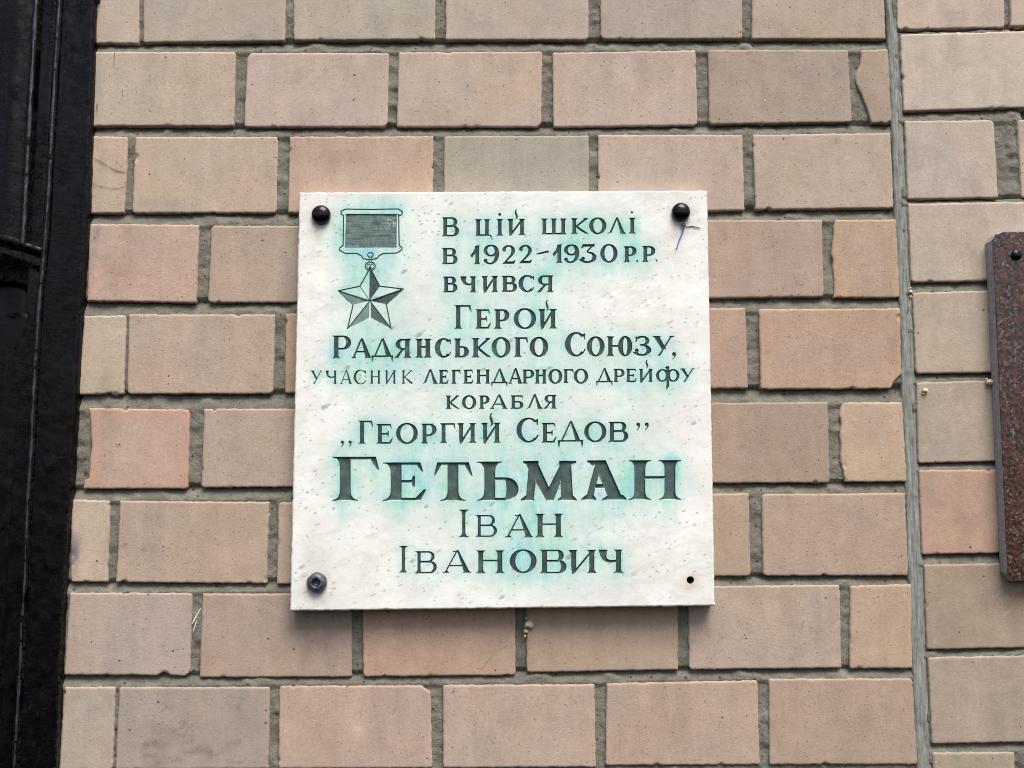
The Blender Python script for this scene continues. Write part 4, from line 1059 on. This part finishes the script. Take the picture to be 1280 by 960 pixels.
for bx, by, br in bolts_px + [(863, 725, 4.6)]:
    q = pw(bx, by, YP); dd = np.hypot(GX - q[0], (GZ - q[1] + 0.004) * 0.9)
    RUST += np.exp(-np.clip(dd / 0.00133 - br, 0, None) / 6.0) * (0.6 if br < 6 else 0.42)
q = pw(398, 290, YP); RUST += 0.40 * np.exp(-((GX - q[0]) / 0.008) ** 2 - ((GZ - q[1]) / 0.013) ** 2)
q = pw(845, 285, YP); RUST += 0.22 * np.exp(-((GX - q[0]) / 0.010) ** 2 - ((GZ - q[1]) / 0.015) ** 2)
RUST = np.clip(RUST * (0.75 + 0.7 * fbm(GX * 80, GZ * 80, 31)), 0, 1)
eT = (1 - Vv) * (cTL[1] - cBL[1]); eL = U * (cBR[0] - cBL[0]); eR = (1 - U) * (cBR[0] - cBL[0]); eB = Vv * (cTL[1] - cBL[1])
de = np.minimum(np.minimum(eT, eB), np.minimum(eL, eR))
GRIME = 0.55 * np.exp(-eT / 0.006) * np.clip(0.4 + fbm(GX * 30, GZ * 30, 41), 0, 1) + 0.25 * np.exp(-de / 0.004) * np.clip(0.3 + fbm(GX * 50, GZ * 50, 43), 0, 1)
dep = dep + 0.0022 * np.clip(1 - de / (0.003 + 0.001 * fbm(GX * 90, GZ * 90, 3)), 0, 1) ** 2 + 0.00025 * fbm(GX * 60, GZ * 60, 19)
nb = np.exp(-de / 0.006)
PX = PX + nb * 0.0009 * fbm(GX * 8 + 5, GZ * 120, 51); PZ = PZ + nb * 0.0009 * fbm(GX * 120, GZ * 8 + 4, 53)
VV = np.stack([PX, YP + dep, PZ], -1).reshape(-1, 3)
FF = grid_faces(GN, GN)
SC_ = S2.ravel()[FF].mean(1)
cid = np.where(SC_ < -1e-7, 1, 0)
imin = np.take_along_axis(ID.ravel()[FF], np.argmin(S2.ravel()[FF], 1)[:, None], 1)[:, 0]
tmin = np.take_along_axis(TONE.ravel()[FF], np.argmin(S2.ravel()[FF], 1)[:, None], 1)[:, 0]
fid = np.where(cid == 1, imin, -1)
def sub(name, mask, mats, parent, extra=None, attrs=True):
    F = FF[mask]; used, inv = np.unique(F, return_inverse=True)
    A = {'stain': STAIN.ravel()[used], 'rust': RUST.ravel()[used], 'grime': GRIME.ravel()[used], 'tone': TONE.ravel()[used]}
    V = VV[used]; Fi = inv.reshape(F.shape)
    if extra:
        idx = np.full(GN * GN, -1); idx[used] = np.arange(len(used))
        g = np.arange(GN * GN).reshape(GN, GN)
        ringi = np.concatenate([g[:, 0], g[-1, 1:], g[-2::-1, -1], g[0, -2:0:-1]])
        r0 = idx[ringi]; rings = []
        for yb in (YP + 0.012, 0.004):
            bk_ = V[r0].copy(); bk_[:, 1] = yb; rings.append(bk_)
        n0 = len(V); nb_ = len(r0); V = np.concatenate([V] + rings)
        j = np.arange(nb_); jn = (j + 1) % nb_
        Fi = np.concatenate([Fi, np.stack([r0[jn], r0[j], n0 + j, n0 + jn], -1), np.stack([n0 + jn, n0 + j, n0 + nb_ + j, n0 + nb_ + jn], -1)])
        for k_ in A:
            fill = np.zeros(2 * nb_) + (0.0 if k_ != 'grime' else 0.35); A[k_] = np.concatenate([A[k_], fill])
    return part(name, V, Fi, mats, parent, True, A)
sub('slab', fid == -1, [MMAR], plq, extra=True)
names = ['first line of the inscription', ]
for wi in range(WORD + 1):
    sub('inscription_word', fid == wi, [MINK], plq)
emb = sub('medal_emblem', fid == 120, [MINK], plq)
sub('ribbon_panel', fid == 121, [MINK], emb); sub('star', fid == 122, [MINK], emb)
sub('screw_hole', fid == 130, [MHOLE], plq)

def lathe(c, prof, n=40, jit=0.0, seed=0):
    """profile [(radius, height out of the wall)] turned about the axis that points to the viewer's side (-Y)"""
    V = []; m = len(prof)
    for i, (r, h) in enumerate(prof):
        for k in range(n):
            a = 2 * np.pi * k / n
            rr = r * (1 + jit * vnoise(np.cos(a) * 2.3 + 5, np.sin(a) * 2.3 + h * 90, seed))
            V.append((c[0] + rr * np.cos(a), c[1] - h, c[2] + rr * np.sin(a)))
    F = [(i * n + k, i * n + (k + 1) % n, (i + 1) * n + (k + 1) % n, (i + 1) * n + k) for i in range(m - 1) for k in range(n)]
    return np.array(V), np.array(F)
K = 0.00131
def dome(c, r, h, parent, mat, label=None):
    prof = [(r * .96, 0), (r, h * .12)] + [(r * math.cos(a), h * (.30 + .70 * math.sin(a))) for a in np.linspace(0, math.pi / 2 * .98, 12)] + [(0.0002, h)]
    V, F = lathe(c, prof, jit=0.015, seed=int(c[0] * 1000))
    o = part('bolt_cap', V, F, [mat], parent)
    if label: o['label'] = label
    return o
for (bx, by, br), lab in zip(bolts_px[:2], ('glossy black domed bolt cap near the star medal', 'glossy black domed bolt cap with a blue thread tied below')):
    q = pw(bx, by, YP - 0.006); dome((q[0], YP, q[1]), br * K, 0.014, plq, MBOLT, lab)
q = pw(396, 728, YP - 0.004)
r = 12.0 * K
prof = [(r, 0), (r * 1.02, .003), (r * .98, .006), (r * .90, .0085), (r * .78, .0105), (r * .64, .0118), (r * .50, .0124), (r * .42, .0118), (r * .38, .0085), (r * .30, .0050), (r * .14, .0044), (0.0002, .0044)]
V, F = lathe((q[0], YP, q[1]), prof, jit=0.06, seed=3)
part('bolt_cap', V, F, [MRUSTB], plq)['label'] = 'corroded grey bolt without its cap'

# thread and wire scrap caught on the top right bolt
q0 = pw(852, 280, YP - 0.006); q1 = pw(855.5, 284, YP - 0.004); q2 = pw(850, 298, YP - 0.003); q3 = pw(845, 312, YP - 0.0015)
th = thing('thread', 'short blue thread hanging from the top right black bolt', 'thread', (q0[0], YP - 0.006, q0[1]))
V, F = tube([(q0[0] + .001, YP - .006, q0[1] + .004), (q0[0], YP - .006, q0[1]), (q1[0], YP - .004, q1[1]), (q2[0], YP - .003, q2[1]), (q3[0], YP - .0015, q3[1])], [.0008, .0012, .0010, .00085, .0005])
part('strand', V, F, [MBLUE], th)
kn = pw(854, 281, YP - 0.004)
bl = []
for i in range(14):
    a = i * 0.9; bl.append((kn[0] + 0.0032 * math.cos(a) * (1 + .2 * math.sin(i)), YP - 0.003 - .001 * math.sin(i * 2), kn[1] + 0.0026 * math.sin(a)))
V, F = tube(bl, 0.0008)
part('knot', V, F, [MWIRE], th)
wq = [pw(x, y, YP - 0.0012) for x, y in ((855, 282), (860, 283.5), (865, 282.5), (870, 284), (876, 285))]
V, F = tube([(p[0], YP - 0.0014 - 0.001 * (i == 0), p[1]) for i, p in enumerate(wq)], [.0007, .0006, .0008, .0006, .0004])
tag(obj('wire_scrap', mesh_np('wire_scrap', V, F, [MWIRE])), 'thin dark wire scrap sticking out right of the top right bolt', 'wire')

# ------------------------------------------------------------------ granite plaque at the right edge
YG = -0.030
gr = thing('granite_plaque', 'speckled dark red granite plaque with chamfered corner cut off by the photo edge', 'plaque', (pw(1262, 728, YG)[0] + 0.2, YG, pw(1262, 728, YG)[1]))
a_ = pw(1242.5, 290.5, YG); b_ = pw(1240.5, 300, YG); c_ = pw(1259.5, 716, YG); d_ = pw(1268.5, 727, YG); e_ = pw(1252, 289.5, YG)
xR_ = a_[0] + 0.46
outl = [e_, a_ + np.array([0.004, -0.002]), b_, c_, d_, np.array([xR_, d_[1] + 0.003]), np.array([xR_ - 0.004, e_[1] + .001])]
def slab_prism(name, outl, yf, yb, bev, mf, ms, parent):
    o = np.array(outl); cen_ = o.mean(0); n = len(o)
    # orientation: counter-clockwise seen from -Y
    ins = []
    for i in range(n):
        p, c, nx_ = o[i - 1], o[i], o[(i + 1) % n]
        d1 = (c - p) / np.linalg.norm(c - p); d2 = (nx_ - c) / np.linalg.norm(nx_ - c)
        n1 = np.array([-d1[1], d1[0]]); n2 = np.array([-d2[1], d2[0]])
        m = n1 + n2; m /= np.linalg.norm(m); m *= bev / max(0.4, np.dot(m, n1)); ins.append(c + m)
    ins = np.array(ins)
    V = [(p[0], yf, p[1]) for p in ins] + [(p[0], yf + bev * .7, p[1]) for p in o] + [(p[0], yb, p[1]) for p in o]
    me = bpy.data.meshes.new(name)
    F = [list(range(n))] + [(i, n + i, n + (i + 1) % n, (i + 1) % n) for i in range(n)] + [(n + i, 2 * n + i, 2 * n + (i + 1) % n, n + (i + 1) % n) for i in range(n)] + [list(range(2 * n, 3 * n))[::-1]]
    bs = base(parent)
    me.from_pydata([tuple(np.array(v) - bs) for v in V], [], F)
    me.materials.append(mf); me.materials.append(ms)
    for i, p in enumerate(me.polygons):
        p.material_index = 0 if i <= n else 1
    me.update()
    return obj(name, me, parent)
slab_prism('slab', outl, YG, -0.004, 0.0016, MGR, MGSIDE, gr)
q = pw(1271, 318.5, YG - 0.003); dome((q[0], YG, q[1]), 6.5 * K, 0.007, gr, MBOLT)
q = pw(1271, 700, YG - 0.003)

# ------------------------------------------------------------------ pale crumbs stuck to the wall
def crumb(name, label, parts_px, y):
    x0, y0, r0 = parts_px[0]; q = pw(x0, y0, y)
    rt = []
    for i, (px, py, r) in enumerate(parts_px):
        c = pw(px, py, y); r *= 0.00133
        U_, W_ = np.meshgrid(np.linspace(0, 2 * np.pi, 15)[:-1], np.linspace(0.02, np.pi - .02, 9), indexing='ij')
        n_ = np.stack([np.cos(U_) * np.sin(W_), np.sin(U_) * np.sin(W_), np.cos(W_)], -1)
        rad = r * (1 + 0.35 * vnoise(n_[..., 0] * 2 + i * 5, n_[..., 2] * 2 + n_[..., 1], i + 3))
        P = n_ * rad[..., None]; P[..., 1] *= 0.7
        P = P + np.array([c[0], y - r * .4, c[1]])
        F = [];
        for a in range(14):
            for b in range(8): F.append((a * 9 + b, a * 9 + b + 1, ((a + 1) % 14) * 9 + b + 1, ((a + 1) % 14) * 9 + b))
        rt.append((P.reshape(-1, 3), np.array(F)))
    V = np.concatenate([r_[0] for r_ in rt]); F = np.concatenate([r_[1] + 126 * i for i, r_ in enumerate(rt)])
    tag(obj(name, mesh_np(name, V, F, [MCRUMB])), label, 'crumb', 'pale crumbs stuck to the wall')
crumb('plaster_crumb', 'pale cream crumb on the mortar joint just under the marble plaque', [(661.5, 781, 5.0), (657, 789, 2.6), (656, 795, 1.8), (658, 773, 1.4)], -0.001)
crumb('plaster_crumb', 'pale crumb beside the left edge of the granite plaque', [(1236.5, 478, 3.6), (1240.5, 478.5, 2.6), (1233, 474, 1.6)], -0.006)
crumb('plaster_crumb', 'small ochre crumb on grey brick right of the sealed joint', [(1156, 488.5, 3.2), (1154, 492, 1.6)], -0.004)
crumb('plaster_crumb', 'tiny white crumb in the sealed joint left of the granite plaque', [(1138, 365, 2.2), (1138.5, 371, 1.6), (1138, 360, 1.2)], -0.002)

# ------------------------------------------------------------------ black wooden door at the left
door = thing('wooden_door', 'black painted wooden door frame with mouldings and cracked paint', 'door', (pw(60, 960)[0], -0.01, 1.0)); door['kind'] = 'thing'
YD = -0.014
def edge_x(pts, z, y):
    p = pw(np.array([a for a, b in pts], float), np.array([b for a, b in pts], float), y)
    o = np.argsort(p[:, 1]); zz, xx = p[o, 1], p[o, 0]
    # straight on beyond the picture
    k = np.polyfit(zz, xx, 1)
    return np.where((z < zz[0]) | (z > zz[-1]), np.polyval(k, np.clip(z, zz[0] - .0, zz[-1] + .0)), np.interp(z, zz, xx))
DR = [(118,0),(115,100),(113,170),(110,270),(105,325),(100,400),(96.5,470),(93,530),(89,600),(84,660),(80,715),(76.5,780),(74,840),(72,900),(69.5,960)]
R2_ = [(75,0),(69,100),(63,200),(57.5,300),(50,370),(45,450),(40,550),(36,620),(30.5,740),(25,840),(19,960)]
R1_ = [(45,0),(38,120),(33.5,200),(29,290),(26,330)]
zz = np.concatenate([[zbot], np.linspace(P0(60, 980)[1], P0(60, -20)[1], 360), [ztop]])
def sweep(name, xa, xb, prof, z, parent, mat, rough=0.0006, seed=0, glint=None):
    """profile [(t across, depth)] carried up the height"""
    t = np.array([p[0] for p in prof]); y = np.array([p[1] for p in prof])
    X = xa[:, None] + (xb - xa)[:, None] * t; Z = np.repeat(z[:, None], len(t), 1)
    Y = y[None] + rough * fbm(X * 60, Z * 60, seed) + rough * .8 * fbm(X * 260, Z * 90, seed + 5)
    F = grid_faces(len(z), len(t))[:, ::-1]; mi = np.zeros(len(F), int)
    if glint:  # highlight painted along the ridge, broken up by noise
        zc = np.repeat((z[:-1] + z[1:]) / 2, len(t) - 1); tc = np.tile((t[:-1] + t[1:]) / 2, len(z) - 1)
        cz = glint[0] + 0.06 * vnoise(zc * 14, zc * 0, seed + 40)
        mi = ((np.abs(tc - cz) < glint[1] * (1 + 0.5 * vnoise(zc * 60, zc * 0 + 2, seed))) & (vnoise(zc * 70, zc * 0 + 7, seed) > -0.8)).astype(int)
    return part(name, np.stack([X, np.broadcast_to(Y, X.shape), Z], -1).reshape(-1, 3), F, [mat, MGLINT], parent, True, None, mi)
xj = edge_x(DR, zz, YD) + 0.0011 * fbm(zz * 60, zz * 0, 3); x2 = edge_x(R2_, zz, YD)
def fine(a, b, ya, yb, n): return [(a + (b - a) * i / n, ya + (yb - ya) * i / n) for i in range(n + 1)]
sweep('jamb_board', x2 + 0.004, xj, [(0, YD + 0.012), (0.02, YD + .002)] + fine(.05, .93, YD, YD, 24) + [(.965, YD + .0012), (.99, YD + .005), (1.0, YD + .012), (1.0, 0.02)], zz, door, MDOOR, 0.0007, 1)
# bead moulding between the jamb and the panels
beadp = [(0, YD + .02)] + [((1 - math.cos(a)) / 2, YD + .004 - .0065 * math.sin(a)) for a in np.linspace(0, math.pi, 17)] + [(1.0, YD + .012)]
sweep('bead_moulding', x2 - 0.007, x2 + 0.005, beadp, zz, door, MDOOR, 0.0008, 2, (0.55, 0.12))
zr0, zr1 = P0(20, 352)[1], P0(20, 300)[1]
zu = np.concatenate([np.linspace(zr1 - .01, P0(60, -20)[1], 150), [ztop]])
x2u = edge_x(R2_, zu, YD); x1u = edge_x(R1_, zu, YD)
sweep('stile_board', x1u + 0.004, x2u - 0.007, [(0, YD + .016), (.06, YD + .010)] + fine(.15, .85, YD + .009, YD + .009, 8) + [(.94, YD + .011), (1, YD + .016)], zu, door, MDOOR, 0.0006, 3)
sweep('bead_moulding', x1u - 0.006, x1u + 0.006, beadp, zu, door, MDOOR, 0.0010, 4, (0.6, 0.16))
xleft = np.full(len(zu), P0(0, 480)[0] - 0.75)
sweep('upper_panel', xleft, x1u - 0.005, [(0, YD + .022)] + fine(.02, .93, YD + .016, YD + .018, 60) + [(.95, YD + .010), (.97, YD + .010), (.985, YD + .020), (1, YD + .022)], zu, door, MDOOR, 0.0009, 6)
zl_ = np.concatenate([[zbot], np.linspace(P0(60, 980)[1], zr1 - .004, 220)])
x2l = edge_x(R2_, zl_, YD)
arch = np.clip((zl_ - (zr0 - 0.075)) / 0.08, 0, 1) ** 2 * 0.02
LW = edge_x([(33,390),(24,430),(20,480),(13,560),(9,620),(3,740),(-3,840),(-10,960)], zl_, YD)
LW = np.minimum(LW + 0, x2l - 0.012)
sweep('stile_board', LW, x2l - 0.007, [(0, YD + .030), (.05, YD + .012)] + fine(.12, .85, YD + .010, YD + .010, 8) + [(.94, YD + .011), (1, YD + .016)], zl_, door, MDOOR, 0.0006, 7)
sweep('lower_panel', np.full(len(zl_), xleft[0]), LW + 0.002, [(0, YD + .034)] + fine(.02, .95, YD + .034, YD + .034, 60) + [(.97, YD + .026), (.985, YD + .026), (1, YD + .036)], zl_, door, MDOOR, 0.0009, 8)
# rail across between upper and lower panel, with a moulded top edge
def rail():
    xs = np.concatenate([[xleft[0]], np.linspace(P0(-10, 330)[0], P0(56, 330)[0], 40)])
    prof = [(zr1 + .010, YD + .022), (zr1 + .008, YD + .006), (zr1 + .003, YD + .000), (zr1 - .004, YD + .001), (zr1 - .008, YD + .007), (zr1 - .014, YD + .009), (zr1 - .022, YD + .003), (zr1 - .028, YD + .004), (zr1 - .034, YD + .010), (zr0 + .010, YD + .012), (zr0, YD + .014), (zr0 - .006, YD + .036)]
    X = np.repeat(xs[:, None], len(prof), 1); Z = np.repeat(np.array([p[0] for p in prof])[None], len(xs), 0) - 0.35 * np.clip(X - P0(8, 330)[0], 0, None)
    Y = np.array([p[1] for p in prof])[None] + 0.0012 * fbm(X * 120, Z * 120, 12)
    part('rail_moulding', np.stack([X, Y, Z], -1).reshape(-1, 3), grid_faces(len(xs), len(prof)), [MDOOR], door, True)
rail()
bx0, bx1 = xleft[0], P0(66, 480)[0]
part('backing_board', np.array([(bx0, .024, zbot), (bx1, .024, zbot), (bx1, .024, ztop), (bx0, .024, ztop), (bx0, .05, zbot), (bx1, .05, zbot), (bx1, .05, ztop), (bx0, .05, ztop)]), np.array([(0, 1, 2, 3), (7, 6, 5, 4), (0, 3, 7, 4), (1, 5, 6, 2), (3, 2, 6, 7), (0, 4, 5, 1)]), [MDOOR], door, False)

if '_base' in wall: del wall['_base']
